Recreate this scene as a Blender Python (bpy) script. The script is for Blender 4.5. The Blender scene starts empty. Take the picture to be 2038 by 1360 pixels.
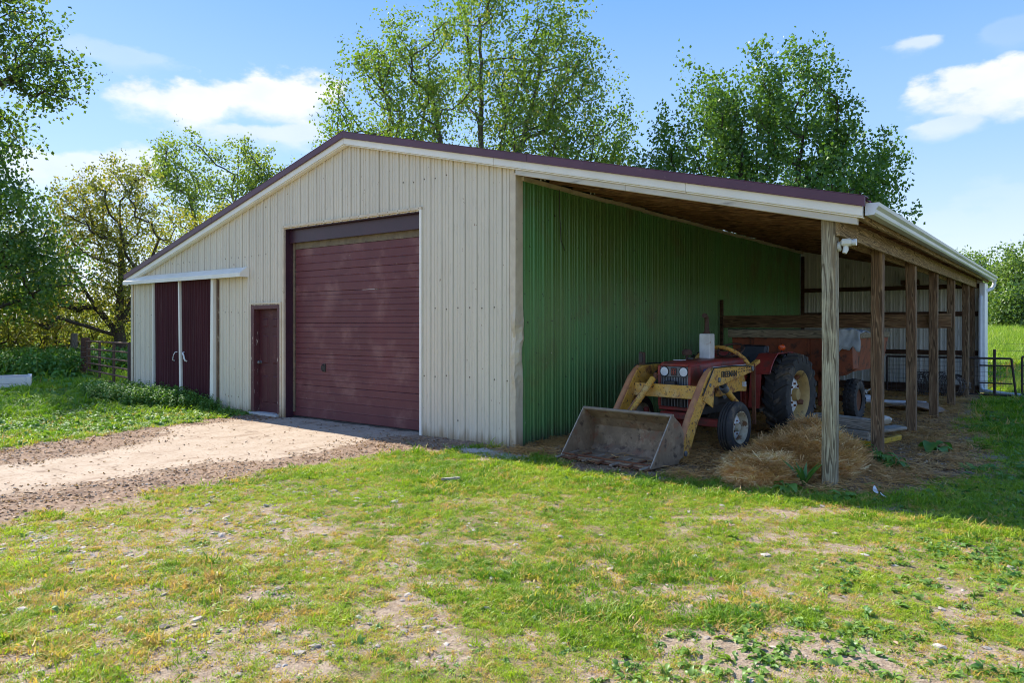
import bpy, math, random
import numpy as np
from mathutils import Vector, Matrix, Euler

R_ = math.radians
sc = bpy.context.scene
C = sc.collection
rng = np.random.default_rng(7)
random.seed(7)

# ------------------------------------------------------------------ camera, sky, sun, exposure
CAM = Vector((6.09, -7.96, 1.68))
YAW = R_(37.7)
FPX = 1450.0
cd = bpy.data.cameras.new('camera')
cam = bpy.data.objects.new('camera', cd); C.objects.link(cam)
cam.location = CAM
cam.rotation_euler = (R_(90), 0, YAW)
cd.sensor_width = 36.0
cd.lens = FPX / 2038 * 36
cd.shift_y = -32 / 2038
cd.clip_end = 3000
sc.camera = cam

SUN_DIR = Vector((-1.05, 0.15, 0.95)).normalized()
SUN_EL = math.asin(SUN_DIR.z)
SUN_AZ = math.atan2(SUN_DIR.x, SUN_DIR.y)          # clockwise from +Y
sd = bpy.data.lights.new('sun', 'SUN'); sd.energy = 2.6; sd.angle = R_(0.53); sd.color = (1.0, 0.92, 0.78)
sun = bpy.data.objects.new('sun', sd); C.objects.link(sun)
sun.rotation_euler = SUN_DIR.to_track_quat('Z', 'Y').to_euler()
sun.location = (-20, 0, 30)
sc.view_settings.view_transform = 'Standard'
sc.view_settings.look = 'None'
sc.view_settings.gamma = 1.0
sc.view_settings.use_curve_mapping = False
sc.view_settings.exposure = 1.9
sc.cycles.filter_width = 1.0
sc.cycles.diffuse_bounces = 8
sc.cycles.max_bounces = 14

SKY_STRENGTH = 0.15
W = bpy.data.worlds.new('World'); sc.world = W; W.use_nodes = True


class NT:
    """small helper to write node graphs"""
    def __init__(s, tree):
        s.t = tree; s.n = tree.nodes; s.l = tree.links
    def node(s, typ, **kw):
        n = s.n.new(typ)
        for k, v in kw.items(): setattr(n, k, v)
        return n
    def put(s, sock, v):
        if isinstance(v, bpy.types.NodeSocket): s.l.new(v, sock)
        elif v is not None:
            if isinstance(v, (tuple, list)) and len(v) == 3 and sock.type == 'RGBA': v = (*v, 1)
            sock.default_value = v
    def math(s, op, a, b=None, c=None, clamp=False):
        n = s.node('ShaderNodeMath', operation=op, use_clamp=clamp)
        s.put(n.inputs[0], a)
        if b is not None: s.put(n.inputs[1], b)
        if c is not None: s.put(n.inputs[2], c)
        return n.outputs[0]
    def mix(s, f, a, b, mode='MIX'):
        n = s.node('ShaderNodeMix', data_type='RGBA', blend_type=mode)
        s.put(n.inputs[0], f); s.put(n.inputs[6], a); s.put(n.inputs[7], b)
        return n.outputs[2]
    def smooth(s, v, lo, hi, a=0.0, b=1.0):
        n = s.node('ShaderNodeMapRange', interpolation_type='SMOOTHSTEP')
        s.put(n.inputs[0], v); s.put(n.inputs[1], lo); s.put(n.inputs[2], hi); s.put(n.inputs[3], a); s.put(n.inputs[4], b)
        return n.outputs[0]
    def noise(s, vec, scale, detail=4, rough=0.55, dist=0.0):
        n = s.node('ShaderNodeTexNoise')
        s.put(n.inputs['Vector'], vec); s.put(n.inputs['Scale'], scale); s.put(n.inputs['Detail'], detail)
        s.put(n.inputs['Roughness'], rough); s.put(n.inputs['Distortion'], dist)
        return n.outputs['Fac']
    def mapping(s, vec, scale=(1, 1, 1), loc=(0, 0, 0), rot=(0, 0, 0)):
        n = s.node('ShaderNodeMapping')
        s.put(n.inputs[0], vec); n.inputs['Scale'].default_value = scale; n.inputs['Location'].default_value = loc
        n.inputs['Rotation'].default_value = rot
        return n.outputs[0]


def build_world():
    g = NT(W.node_tree); g.n.clear()
    out = g.node('ShaderNodeOutputWorld'); bg = g.node('ShaderNodeBackground')
    sky = g.node('ShaderNodeTexSky', sky_type='NISHITA')
    sky.sun_disc = False; sky.sun_elevation = SUN_EL; sky.sun_rotation = SUN_AZ
    sky.altitude = 0; sky.air_density = 1.0; sky.dust_density = 0.4; sky.ozone_density = 2.0
    tc = g.node('ShaderNodeTexCoord')
    sep = g.node('ShaderNodeSeparateXYZ'); g.l.new(tc.outputs['Generated'], sep.inputs[0])
    x, y, z = sep.outputs
    az = g.math('ARCTAN2', x, y)
    el = g.math('ARCSINE', z)
    # clear blue of a fresh spring sky, paler at the horizon all the way round
    low = g.mix(g.smooth(el, 0.0, 0.24), (1.42, 1.60, 1.88), (0.70, 1.14, 1.98))
    blue = g.mix(g.smooth(el, 0.16, 0.50), low, (0.25, 0.70, 1.75))
    blue = g.mix(g.smooth(el, 0.5, 1.3), blue, (0.18, 0.58, 1.65))
    blue = g.mix(0.07, blue, sky.outputs[0])
    # clouds: fair-weather cumulus in a few banks + noise detail
    cv = g.mapping(tc.outputs['Generated'], (1, 1, 2.0))
    n1 = g.noise(cv, 11.0, 8, 0.55)
    n2 = g.noise(cv, 2.2, 3, 0.5)
    def direction(px, py):
        d = Vector((math.cos(YAW), math.sin(YAW), 0)) * ((px - 1019) / FPX) + Vector((-math.sin(YAW), math.cos(YAW), 0)) + Vector((0, 0, (648 - py) / FPX))
        d.normalize()
        return math.atan2(d.x, d.y), math.asin(d.z)
    banks = [(370, 208, .070, .034, .9), (515, 198, .090, .038, .92), (540, 272, .085, .018, .6), (190, 345, .13, .03, .6),
             (1838, 88, .040, .016, .5), (2010, 175, .080, .034, .85), (1902, 252, .034, .012, .5), (230, 115, .07, .018, .22), (2010, 70, .05, .02, .12),
             (2035, 480, .30, .05, .12)]
    total = None
    for px, py, wa, we, amt in banks:
        a0, e0 = direction(px, py)
        da = g.math('DIVIDE', g.math('SUBTRACT', az, a0), wa)
        de = g.math('DIVIDE', g.math('SUBTRACT', el, e0), we)
        r2 = g.math('ADD', g.math('MULTIPLY', da, da), g.math('MULTIPLY', de, de))
        m = g.math('SUBTRACT', 1.0, g.math('MULTIPLY', g.math('SQRT', r2), 0.62))
        m = g.math('ADD', m, g.math('MULTIPLY', g.math('SUBTRACT', n1, 0.5), 1.8))
        # billowing, crisper tops and ragged soft bottoms
        hi = g.smooth(de, -.6, .5, .95, .56)
        m = g.math('MULTIPLY', g.smooth(m, 0.30, hi), amt)
        total = m if total is None else g.math('MAXIMUM', total, m)
    # unseen clouds added behind and beside the camera, thickened to brighten the shed
    other = g.math('MULTIPLY', g.smooth(g.math('ADD', n2, g.math('MULTIPLY', n1, .5)), .775, .95), g.smooth(y, 0.3, -0.1, 0.0, 0.9))
    other = g.math('MULTIPLY', other, g.smooth(el, 0.02, 0.15))
    total = g.math('MAXIMUM', total, other)
    shade = g.smooth(g.noise(cv, 12.0, 4), .3, .7)
    cloudcol = g.mix(shade, (1.75, 1.82, 1.95), (2.05, 2.05, 2.1))
    col = g.mix(total, blue, cloudcol)
    g.l.new(col, bg.inputs[0]); bg.inputs[1].default_value = SKY_STRENGTH
    g.l.new(bg.outputs[0], out.inputs[0])
build_world()

# ------------------------------------------------------------------ numeric noise
def _hash(ix, iy, seed):
    h = (ix.astype(np.int64) * 374761393 + iy.astype(np.int64) * 668265263 + seed * 974711) & 0x7fffffff
    h = ((h ^ (h >> 13)) * 1274126177) & 0x7fffffff
    return ((h ^ (h >> 16)) & 0xffff) / 65535.0
def vnoise(x, y, seed=0):
    x = np.asarray(x, float); y = np.asarray(y, float)
    ix = np.floor(x).astype(int); iy = np.floor(y).astype(int)
    fx = x - ix; fy = y - iy
    fx = fx * fx * (3 - 2 * fx); fy = fy * fy * (3 - 2 * fy)
    a = _hash(ix, iy, seed); b = _hash(ix + 1, iy, seed); c = _hash(ix, iy + 1, seed); d = _hash(ix + 1, iy + 1, seed)
    return (a * (1 - fx) + b * fx) * (1 - fy) + (c * (1 - fx) + d * fx) * fy
def fbm(x, y, seed=0, oct=4):
    s = 0; a = .5; t = 0
    for o in range(oct):
        s = s + a * vnoise(np.asarray(x) * 2 ** o, np.asarray(y) * 2 ** o, seed + o * 17); t += a; a *= .5
    return s / t
def sstep(v, lo, hi):
    t = np.clip((np.asarray(v, float) - lo) / (hi - lo), 0, 1); return t * t * (3 - 2 * t)
def poly_sd(px, py, poly):
    """signed distance, negative inside"""
    px = np.asarray(px, float); py = np.asarray(py, float)
    d = np.full(px.shape, 1e9); ins = np.zeros(px.shape, bool)
    n = len(poly)
    for i in range(n):
        ax, ay = poly[i]; bx, by = poly[(i + 1) % n]
        ex, ey = bx - ax, by - ay
        wx, wy = px - ax, py - ay
        t = np.clip((wx * ex + wy * ey) / (ex * ex + ey * ey + 1e-12), 0, 1)
        d = np.minimum(d, (wx - t * ex) ** 2 + (wy - t * ey) ** 2)
        cond = ((ay <= py) & (by > py)) | ((by <= py) & (ay > py))
        xi = ax + (py - ay) / (by - ay + 1e-12) * ex
        ins ^= cond & (px < xi)
    d = np.sqrt(d)
    return np.where(ins, -d, d)

# ------------------------------------------------------------------ layout of the ground
def gz(x, y):
    x = np.asarray(x, float); y = np.asarray(y, float)
    z = 0.10 * sstep(-x, 6.5, 11.5) * sstep(-x, 60, 12 - 1e-3) if False else 0.10 * sstep(-x, 6.5, 11.5)
    z = z + 0.035 * (fbm(x * .7, y * .7, 3) - .5) * sstep(np.abs(y) + np.maximum(0, -x - 11) + np.maximum(0, x - 4.5), 0.2, 1.2)
    far = np.hypot(x - 6, y + 8)
    z = z + 0.12 * (fbm(x * .12, y * .12, 9) - .5) * sstep(far, 14, 30)
    # low rise of the pasture behind, on the right
    z = z + 0.9 * sstep(y, 40, 105) * sstep(x, -30, 0)
    return z
def gz1(x, y): return float(gz(np.array([x]), np.array([y]))[0])

DRIVE = [(-5.25, 0.35), (-1.83, 0.35), (-1.83, -0.2), (-1.9, -1.0), (-1.7, -2.0), (-1.6, -2.7), (-2.0, -3.4), (-2.1, -4.5), (-2.15, -5.6), (-2.2, -16), (-4.4, -16),
         (-4.2, -5.2), (-4.3, -4.6), (-4.4, -4.0), (-4.6, -3.2), (-5.05, -2.5), (-5.8, -1.9), (-5.9, -0.7)]
NOGRASS = [(-6.1, 0.3), (-0.3, 0.3), (0.0, -0.35), (0.5, -0.55), (1.0, -0.55), (1.5, -0.75), (2.4, -0.62), (3.3, -0.6), (3.8, -0.35), (4.3, -0.15), (4.75, .4), (5.1, 1.3), (5.3, 2.2), (5.0, 4.4), (4.5, 6.0),
           (4.3, 8), (4.2, 14), (-0.5, 14), (-0.5, -.3), (-.6, -0.8), (-1.15, -1.9), (-1.04, -2.75), (-1.07, -3.2), (-1.1, -4.0), (-1.05, -5.0),
           (-1.05, -6.4), (-1.1, -16), (-5.3, -16), (-5.2, -5.0), (-5.35, -4.4), (-5.5, -3.4), (-5.7, -2.3), (-6.1, -0.8)]
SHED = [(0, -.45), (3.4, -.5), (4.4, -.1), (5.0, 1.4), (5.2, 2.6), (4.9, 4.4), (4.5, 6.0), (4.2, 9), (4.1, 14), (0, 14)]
BARE = [(5.05, -4.15, .75, .30, 1.1), (4.6, -4.15, .5, .16, .8), (5.6, -3.0, .35, .12, .8), (5.9, -3.5, .7, .14, .9), (1.95, -4.45, .35, .2, .6), (2.75, -4.5, .5, .2, .6), (3.8, -1.75, .6, .12, .7), (4.2, -1.2, .5, .2, .7),
        (4.3, -3.6, .9, .25, .6), (-.1, -.5, .45, .18, 1.2), (1.6, -5.9, .8, .5, .45), (.2, -5.2, .8, .6, .5), (2.7, -5.9, .6, .35, .6), (1.0, -4.6, .8, .4, .45), (4.5, -.9, .7, .2, .7), (4.85, -2.0, .6, .12, .8), (0.1, -1.15, .5, .12, .7), (3.1, -3.4, 1.0, .3, .5)]
GRAV = [(-.17, -5.5, .34), (1.06, -5.0, .50), (2.5, -5.8, .50), (3.05, -5.75, .28), (2.0, -6.45, .42), (-.3, -4.6, .28), (1.6, -5.9, .34), (.5, -5.55, .35), (.3, -4.3, .4), (3.3, -5.2, .3), (1.9, -4.7, .25)]
def gravel_spots(x, y):
    w = (fbm(x * 3.2, y * 3.2, 27, 3) - .5) * 1.5
    m = np.zeros_like(x)
    for gx_, gy_, gr_ in GRAV: m = np.maximum(m, 1 - sstep(np.hypot((x - gx_), (y - gy_)) / gr_ + w, .55, 1.25))
    return m
def cover(x, y):
    """grass cover 0..1 and other ground layers"""
    x = np.asarray(x, float); y = np.asarray(y, float)
    wob = (fbm(x * 1.3, y * 1.3, 21) - .5) * .9 + (fbm(x * 4, y * 4, 22, 3) - .5) * .6
    dr = poly_sd(x, y, DRIVE) + wob * .55
    drive = 1 - sstep(dr, -.75, .15)
    ng = poly_sd(x, y, NOGRASS) + wob * .7
    nog = 1 - sstep(ng, -.18, .18)
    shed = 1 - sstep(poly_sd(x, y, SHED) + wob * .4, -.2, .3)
    p = fbm(x * 1.1, y * 1.6, 31) * .55 + fbm(x * 4.2, y * 5.0, 32) * .45
    base = sstep(p, .34, .52)
    fine = sstep(fbm(x * 6.5, y * 6.5, 33, 3) * .65 + fbm(x * 2.3, y * 2.3, 34, 3) * .35, .36, .56)
    # the lawn is thin and stony towards the near left, lush by the corner of the barn
    thin = sstep(-(y + 3.2), 0, 1.6) * .55 * sstep(5.2 - x, 0, 3.5) + sstep(1.2 - x, 0, 2.0) * sstep(-(y + 3.0), 0, 1.5) * .3
    lushc = np.exp(-(((x - .6) / 2.2) ** 2 + ((y + 1.9) / .9) ** 2))
    g = np.clip((.66 + .46 * base) * (.27 + .80 * fine) + .35 * lushc - thin * (.20 + (1 - base) * .45) * (1.1 - .5 * fine), 0, 1)
    for bx, by, ra, rb, amt in BARE:
        u = ((x - bx) * math.cos(YAW) + (y - by) * math.sin(YAW)) / ra; v = (-(x - bx) * math.sin(YAW) + (y - by) * math.cos(YAW)) / rb
        q = np.sqrt(u * u + v * v) + wob * 1.0
        g = g * (1 - np.clip(amt * (1 - sstep(q, .55, 1.25)), 0, 1))
    g = g * (1 - .42 * gravel_spots(x, y))
    g = g * (1 - nog)
    # weed strip that runs into the bare ground right of the shed
    return g, drive, shed, nog

# ------------------------------------------------------------------ mesh builder
class MB:
    def __init__(s): s.v = []; s.f = []
    def add(s, vs, fs):
        o = len(s.v); s.v += [tuple(map(float, v)) for v in vs]; s.f += [tuple(i + o for i in f) for f in fs]; return s
    def box(s, x0, x1, y0, y1, z0, z1):
        return s.add([(x0, y0, z0), (x1, y0, z0), (x1, y1, z0), (x0, y1, z0), (x0, y0, z1), (x1, y0, z1), (x1, y1, z1), (x0, y1, z1)],
                     [(0, 3, 2, 1), (4, 5, 6, 7), (0, 1, 5, 4), (1, 2, 6, 5), (2, 3, 7, 6), (3, 0, 4, 7)])
    def bar(s, p, q, w, h, up=(0, 0, 1)):
        p = Vector(p); q = Vector(q); d = (q - p).normalized(); up = Vector(up)
        if abs(d.dot(up)) > .99: up = Vector((1, 0, 0))
        a = d.cross(up).normalized() * (w / 2); b = a.cross(d).normalized() * (h / 2)
        vs = [p - a - b, p + a - b, p + a + b, p - a + b, q - a - b, q + a - b, q + a + b, q - a + b]
        return s.add(vs, [(0, 1, 2, 3), (7, 6, 5, 4), (0, 4, 5, 1), (1, 5, 6, 2), (2, 6, 7, 3), (3, 7, 4, 0)])
    def prism(s, poly, axis, a, b):
        """extrude a 2D polygon; axis 0: poly=(y,z) along x; 1: poly=(x,z) along y; 2: poly=(x,y) along z"""
        def P(u, v, w): return (w, u, v) if axis == 0 else ((u, w, v) if axis == 1 else (u, v, w))
        n = len(poly)
        vs = [P(u, v, a) for u, v in poly] + [P(u, v, b) for u, v in poly]
        fs = [tuple(range(n)), tuple(range(2 * n - 1, n - 1, -1))] + [(i, i + n, (i + 1) % n + n, (i + 1) % n) for i in range(n)]
        return s.add(vs, fs)
    def tube(s, pts, r, n=8, cap=True, flat=1.0):
        pts = [Vector(p) for p in pts]; k = len(pts)
        rs = r if isinstance(r, (list, tuple)) else [r] * k
        vs = []; fs = []; last = None
        for i, p in enumerate(pts):
            d = (pts[min(i + 1, k - 1)] - pts[max(i - 1, 0)])
            d = d.normalized() if d.length > 1e-9 else Vector((0, 0, 1))
            if last is None:
                ref = Vector((0, 0, 1)) if abs(d.z) < .9 else Vector((1, 0, 0))
                a = d.cross(ref).normalized()
            else:
                a = last - d * last.dot(d)
                a = a.normalized() if a.length > 1e-6 else d.cross(Vector((0, 0, 1))).normalized()
            last = a; b = d.cross(a)
            for j in range(n):
                t = 2 * math.pi * j / n
                vs.append(p + (a * math.cos(t) + b * math.sin(t) * flat) * rs[i])
        for i in range(k - 1):
            for j in range(n):
                fs.append((i * n + j, i * n + (j + 1) % n, (i + 1) * n + (j + 1) % n, (i + 1) * n + j))
        if cap: fs.append(tuple(range(n - 1, -1, -1))); fs.append(tuple((k - 1) * n + j for j in range(n)))
        return s.add(vs, fs)
    def lathe(s, prof, c, axis=0, n=32, closed=False):
        """prof: (radius, along-axis)"""
        vs = []; fs = []; m = len(prof)
        for j in range(n):
            t = 2 * math.pi * j / n; co, si = math.cos(t), math.sin(t)
            for r, h in prof:
                p = (h, r * co, r * si) if axis == 0 else ((r * si, h, r * co) if axis == 1 else (r * co, r * si, h))
                vs.append((c[0] + p[0], c[1] + p[1], c[2] + p[2]))
        mm = m if closed else m - 1
        for j in range(n):
            for i in range(mm):
                a = j * m + i; b = j * m + (i + 1) % m; c2 = ((j + 1) % n) * m + (i + 1) % m; d = ((j + 1) % n) * m + i
                fs.append((a, b, c2, d))
        return s.add(vs, fs)
    def build(s, name, mat, parent=None, smooth=False, bevel=0, label=None, kind=None, solid=0):
        me = bpy.data.meshes.new(name); me.from_pydata(s.v, [], s.f); me.update()
        if smooth:
            me.polygons.foreach_set('use_smooth', [True] * len(me.polygons))
            try: me.set_sharp_from_angle(angle=R_(38))
            except Exception: pass
        if mat: me.materials.append(mat)
        o = bpy.data.objects.new(name, me); C.objects.link(o)
        if parent: o.parent = parent
        if bevel:
            m = o.modifiers.new('bevel', 'BEVEL'); m.width = bevel; m.segments = 1; m.limit_method = 'ANGLE'; m.angle_limit = R_(40)
        if solid:
            m = o.modifiers.new('solid', 'SOLIDIFY'); m.thickness = solid; m.offset = 0
        if label: o['label'] = label
        if kind: o['kind'] = kind
        return o

def thing(name, label, cat, loc=(0, 0, 0), rot=(0, 0, 0), group=None):
    o = bpy.data.objects.new(name, None); C.objects.link(o)
    o.empty_display_size = .2
    o.location = loc; o.rotation_euler = rot
    o['label'] = label; o['category'] = cat
    if group: o['group'] = group
    return o
def tag(o, label, cat, group=None, kind=None):
    if label: o['label'] = label
    if cat: o['category'] = cat
    if group: o['group'] = group
    if kind: o['kind'] = kind
    return o
def copy_tree(o, parent=None):
    c = o.copy(); C.objects.link(c)
    if parent: c.parent = parent; c.matrix_parent_inverse = o.matrix_parent_inverse.copy()
    for ch in list(o.children): copy_tree(ch, c)
    return c

def np_mesh(name, verts, loops, sizes, mat, parent=None, attrs=None, smooth=False):
    """fast mesh from numpy arrays. loops: flat vertex indices, sizes: loop count per face"""
    me = bpy.data.meshes.new(name)
    verts = np.asarray(verts, np.float32); loops = np.asarray(loops, np.int32); sizes = np.asarray(sizes, np.int32)
    me.vertices.add(len(verts)); me.vertices.foreach_set('co', verts.ravel())
    me.loops.add(len(loops)); me.loops.foreach_set('vertex_index', loops)
    me.polygons.add(len(sizes))
    starts = np.concatenate([[0], np.cumsum(sizes)[:-1]]).astype(np.int32)
    me.polygons.foreach_set('loop_start', starts)
    if smooth: me.polygons.foreach_set('use_smooth', np.ones(len(sizes), bool))
    if attrs:
        for k, (dom, arr) in attrs.items():
            if arr.ndim == 2:
                a = me.attributes.new(k, 'FLOAT_COLOR', dom); a.data.foreach_set('color', arr.astype(np.float32).ravel())
            else:
                a = me.attributes.new(k, 'FLOAT', dom); a.data.foreach_set('value', arr.astype(np.float32))
    me.update(calc_edges=True); me.validate()
    if mat: me.materials.append(mat)
    o = bpy.data.objects.new(name, me); C.objects.link(o)
    if parent: o.parent = parent
    return o

# ------------------------------------------------------------------ materials
def new_mat(name):
    m = bpy.data.materials.new(name); m.use_nodes = True
    g = NT(m.node_tree); g.n.clear()
    out = g.node('ShaderNodeOutputMaterial'); b = g.node('ShaderNodeBsdfPrincipled')
    g.l.new(b.outputs[0], out.inputs[0])
    return m, g, b, out
def bump(g, b, h, strength=.3, dist=.01):
    n = g.node('ShaderNodeBump'); n.inputs['Strength'].default_value = strength; n.inputs['Distance'].default_value = dist
    g.l.new(h, n.inputs['Height']); g.l.new(n.outputs[0], b.inputs['Normal'])

def pbr(name, c1, c2, scale=6, stretch=(1, 1, 1), rough=.6, metal=0.0, layers=(), bmp=.15, bscale=60, bdist=.003, rnd=.06, spec=.5, base_dirt=None, coord='Object'):
    """two-tone base with noise + extra layers (colour, scale, lo, hi, stretch) that sit as patches"""
    m, g, b, out = new_mat(name)
    tc = g.node('ShaderNodeTexCoord').outputs[coord]
    v = g.mapping(tc, stretch)
    col = g.mix(g.smooth(g.noise(v, scale, 5), .3, .7), c1, c2)
    rgh = rough
    for lay in layers:
        lc, ls, lo, hi = lay[:4]; st = lay[4] if len(lay) > 4 else (1, 1, 1)
        mk = g.smooth(g.noise(g.mapping(tc, st, (3.1, 1.7, 5.3)), ls, 7, .65), lo, hi)
        col = g.mix(mk, col, lc)
    if base_dirt:
        dc, hz = base_dirt
        sep = g.node('ShaderNodeSeparateXYZ'); g.l.new(tc, sep.inputs[0])
        nz = g.noise(g.mapping(tc, (9, 9, 1.0)), 1.0, 6, .7)
        h = g.math('ADD', sep.outputs[2], g.math('MULTIPLY', g.math('SUBTRACT', nz, .5), hz * 2.6))
        col = g.mix(g.smooth(h, hz, -hz * .2, 0, .85), col, dc)
    if rnd:
        oi = g.node('ShaderNodeObjectInfo')
        k = g.math('MULTIPLY_ADD', oi.outputs['Random'], 2 * rnd, 1 - rnd)
        cc = g.node('ShaderNodeCombineColor')
        for i in range(3): g.l.new(k, cc.inputs[i])
        col = g.mix(1.0, col, cc.outputs[0], 'MULTIPLY')
    g.put(b.inputs['Base Color'], col)
    b.inputs['Roughness'].default_value = rgh; b.inputs['Metallic'].default_value = metal
    b.inputs['Specular IOR Level'].default_value = spec
    if bmp: bump(g, b, g.noise(v, bscale, 4), bmp, bdist)
    return m

def wood(name, c1, c2, c3, axis=2, freq=1.0, rough=.85, moss=None):
    m, g, b, out = new_mat(name)
    tc = g.node('ShaderNodeTexCoord').outputs['Object']
    oi = g.node('ShaderNodeObjectInfo').outputs['Random']
    off = g.node('ShaderNodeVectorMath', operation='ADD')
    cmb = g.node('ShaderNodeCombineXYZ')
    for i in range(3): g.l.new(g.math('MULTIPLY', oi, 7.0 + i), cmb.inputs[i])
    g.l.new(tc, off.inputs[0]); g.l.new(cmb.outputs[0], off.inputs[1])
    st = [1, 1, 1]; st[axis] = .07
    v = g.mapping(off.outputs[0], tuple(st))
    w = g.node('ShaderNodeTexWave', wave_type='BANDS', bands_direction='DIAGONAL')
    g.l.new(v, w.inputs['Vector']); w.inputs['Scale'].default_value = 9 * freq; w.inputs['Distortion'].default_value = 9
    w.inputs['Detail'].default_value = 2; w.inputs['Detail Scale'].default_value = 1.6; w.inputs['Detail Roughness'].default_value = .6
    st2 = [1, 1, 1]; st2[axis] = .03
    fine = g.noise(g.mapping(off.outputs[0], tuple(st2)), 160, 3, .6)
    big = g.noise(g.mapping(off.outputs[0], tuple(st)), 9, 4)
    col = g.mix(g.smooth(w.outputs['Fac'], .25, .8), c1, c2)
    col = g.mix(g.smooth(big, .42, .72, 0, .7), col, c3)
    col = g.mix(g.smooth(fine, .38, .58, .75, 0), col, tuple(c * .30 for c in c1))
    col = g.mix(g.smooth(w.outputs['Fac'], .16, .02, 0, .8), col, tuple(c * .32 for c in c2))
    if moss: col = g.mix(g.smooth(g.noise(off.outputs[0], 5, 5, .6), .5, .7, 0, .55), col, moss)
    g.put(b.inputs['Base Color'], col); b.inputs['Roughness'].default_value = rough
    b.inputs['Specular IOR Level'].default_value = .25
    hgt = g.math('ADD', g.math('MULTIPLY', fine, .6), g.math('MULTIPLY', w.outputs['Fac'], .4))
    bump(g, b, hgt, .55, .006)
    return m

def leafmat(name, dark, light, dry=None, trans=.45, gloss=.25, inst=False):
    m, g, b, out = new_mat(name); g.n.remove(b)
    at = g.node('ShaderNodeAttribute')
    at.attribute_name = 'tint'
    if inst: at.attribute_type = 'INSTANCER'
    col = g.mix(at.outputs['Fac'], dark, light)
    if dry: col = g.mix(g.smooth(at.outputs['Fac'], .80, .98), col, dry)
    d = g.node('ShaderNodeBsdfDiffuse'); t = g.node('ShaderNodeBsdfTranslucent'); gl = g.node('ShaderNodeBsdfGlossy')
    g.l.new(col, d.inputs[0])
    tcol = g.mix(1.0, col, (1.25, 1.35, .55), 'MULTIPLY'); g.l.new(tcol, t.inputs[0])
    gl.inputs['Roughness'].default_value = .45; gl.inputs[0].default_value = (.9, .95, 1, 1)
    m1 = g.node('ShaderNodeMixShader'); m1.inputs[0].default_value = trans; g.l.new(d.outputs[0], m1.inputs[1]); g.l.new(t.outputs[0], m1.inputs[2])
    m2 = g.node('ShaderNodeMixShader'); m2.inputs[0].default_value = gloss * .16; g.l.new(m1.outputs[0], m2.inputs[1]); g.l.new(gl.outputs[0], m2.inputs[2])
    g.l.new(m2.outputs[0], out.inputs[0])
    return m

DIRT = (.11, .075, .05)
M = {}
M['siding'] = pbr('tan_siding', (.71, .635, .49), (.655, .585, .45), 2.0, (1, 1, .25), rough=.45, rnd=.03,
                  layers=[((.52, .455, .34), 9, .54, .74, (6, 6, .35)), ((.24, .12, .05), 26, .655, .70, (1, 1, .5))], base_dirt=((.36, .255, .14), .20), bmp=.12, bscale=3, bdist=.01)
def rib_shade_and_dirt(m):  # paints the ribs' shade, mixed with run-down dirt, as lines at their feet
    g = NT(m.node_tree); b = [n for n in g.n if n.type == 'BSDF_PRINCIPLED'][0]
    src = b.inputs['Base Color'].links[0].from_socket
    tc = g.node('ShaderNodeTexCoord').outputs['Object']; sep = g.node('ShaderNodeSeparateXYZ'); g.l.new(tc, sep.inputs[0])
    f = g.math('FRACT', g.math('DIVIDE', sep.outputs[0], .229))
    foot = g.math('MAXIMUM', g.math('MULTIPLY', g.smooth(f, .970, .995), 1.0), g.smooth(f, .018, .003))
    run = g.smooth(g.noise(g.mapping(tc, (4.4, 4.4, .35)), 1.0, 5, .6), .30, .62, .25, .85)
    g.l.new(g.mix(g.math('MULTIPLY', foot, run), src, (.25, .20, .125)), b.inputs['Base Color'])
rib_shade_and_dirt(M['siding'])
M['green'] = pbr('green_siding', (.100, .275, .090), (.130, .245, .072), 1.5, (1, 1, .3), rough=.42, rnd=.05,
                 layers=[((.13, .17, .055), .9, .50, .72), ((.03, .04, .02), 14, .655, .68), ((.02, .024, .014), 30, .665, .69), ((.60, .62, .52), 22, .69, .71, (1, 1, .4))], base_dirt=((.06, .055, .04), .30), bmp=.12, bscale=3, bdist=.01)
M['white_inside'] = pbr('back_wall_siding', (.68, .68, .63), (.58, .58, .53), 2, (1, 1, .3), rough=.5, layers=[((.20, .17, .11), 7, .55, .75, (4, 4, .4))], base_dirt=((.10, .08, .05), .25))
M['purple'] = pbr('maroon_paint', (.155, .048, .051), (.128, .040, .044), 2.2, (1, 1, .4), rough=.5, spec=.3, rnd=.05,
                  layers=[((.22, .10, .09), 2.2, .48, .72), ((.10, .045, .05), 9, .55, .75, (.3, 1, 3)), ((.46, .38, .30), 26, .685, .715)], bmp=.1, bscale=8)
M['purple_dark'] = pbr('dark_maroon_steel', (.055, .020, .035), (.040, .016, .028), 2, rough=.4, layers=[((.13, .09, .07), 20, .63, .72)])
M['roof'] = pbr('maroon_roof', (.105, .035, .062), (.085, .028, .05), 3, rough=.38, layers=[((.20, .12, .12), 9, .6, .8)])
M['door_dirt'] = pbr('dirty_door_seal', (.21, .165, .10), (.15, .115, .07), 9, rough=.8, layers=[((.42, .36, .26), 30, .64, .72), ((.06, .03, .03), 14, .6, .7)])
M['white'] = pbr('white_trim', (.88, .84, .74), (.82, .78, .67), 3, rough=.4, layers=[((.45, .42, .34), 9, .64, .8)], bmp=.06)
M['trim_tan'] = pbr('tan_trim', (.68, .58, .42), (.58, .48, .34), 5, rough=.5, layers=[((.25, .17, .09), 8, .6, .78)], base_dirt=((.30, .20, .10), .3), bmp=.1, bscale=12)
M['greyboard'] = pbr('grey_painted_board', (.68, .64, .54), (.54, .50, .42), 6, (.15, 1, 1), rough=.75, layers=[((.20, .18, .15), 11, .56, .74, (.12, 1, 1))])
M['post'] = wood('weathered_post', (.50, .43, .28), (.24, .175, .095), (.56, .53, .38), 2, 1.0, moss=(.46, .42, .27))
M['post_dark'] = wood('brown_post', (.31, .205, .115), (.175, .10, .053), (.40, .29, .175), 2, 1.0)
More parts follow.
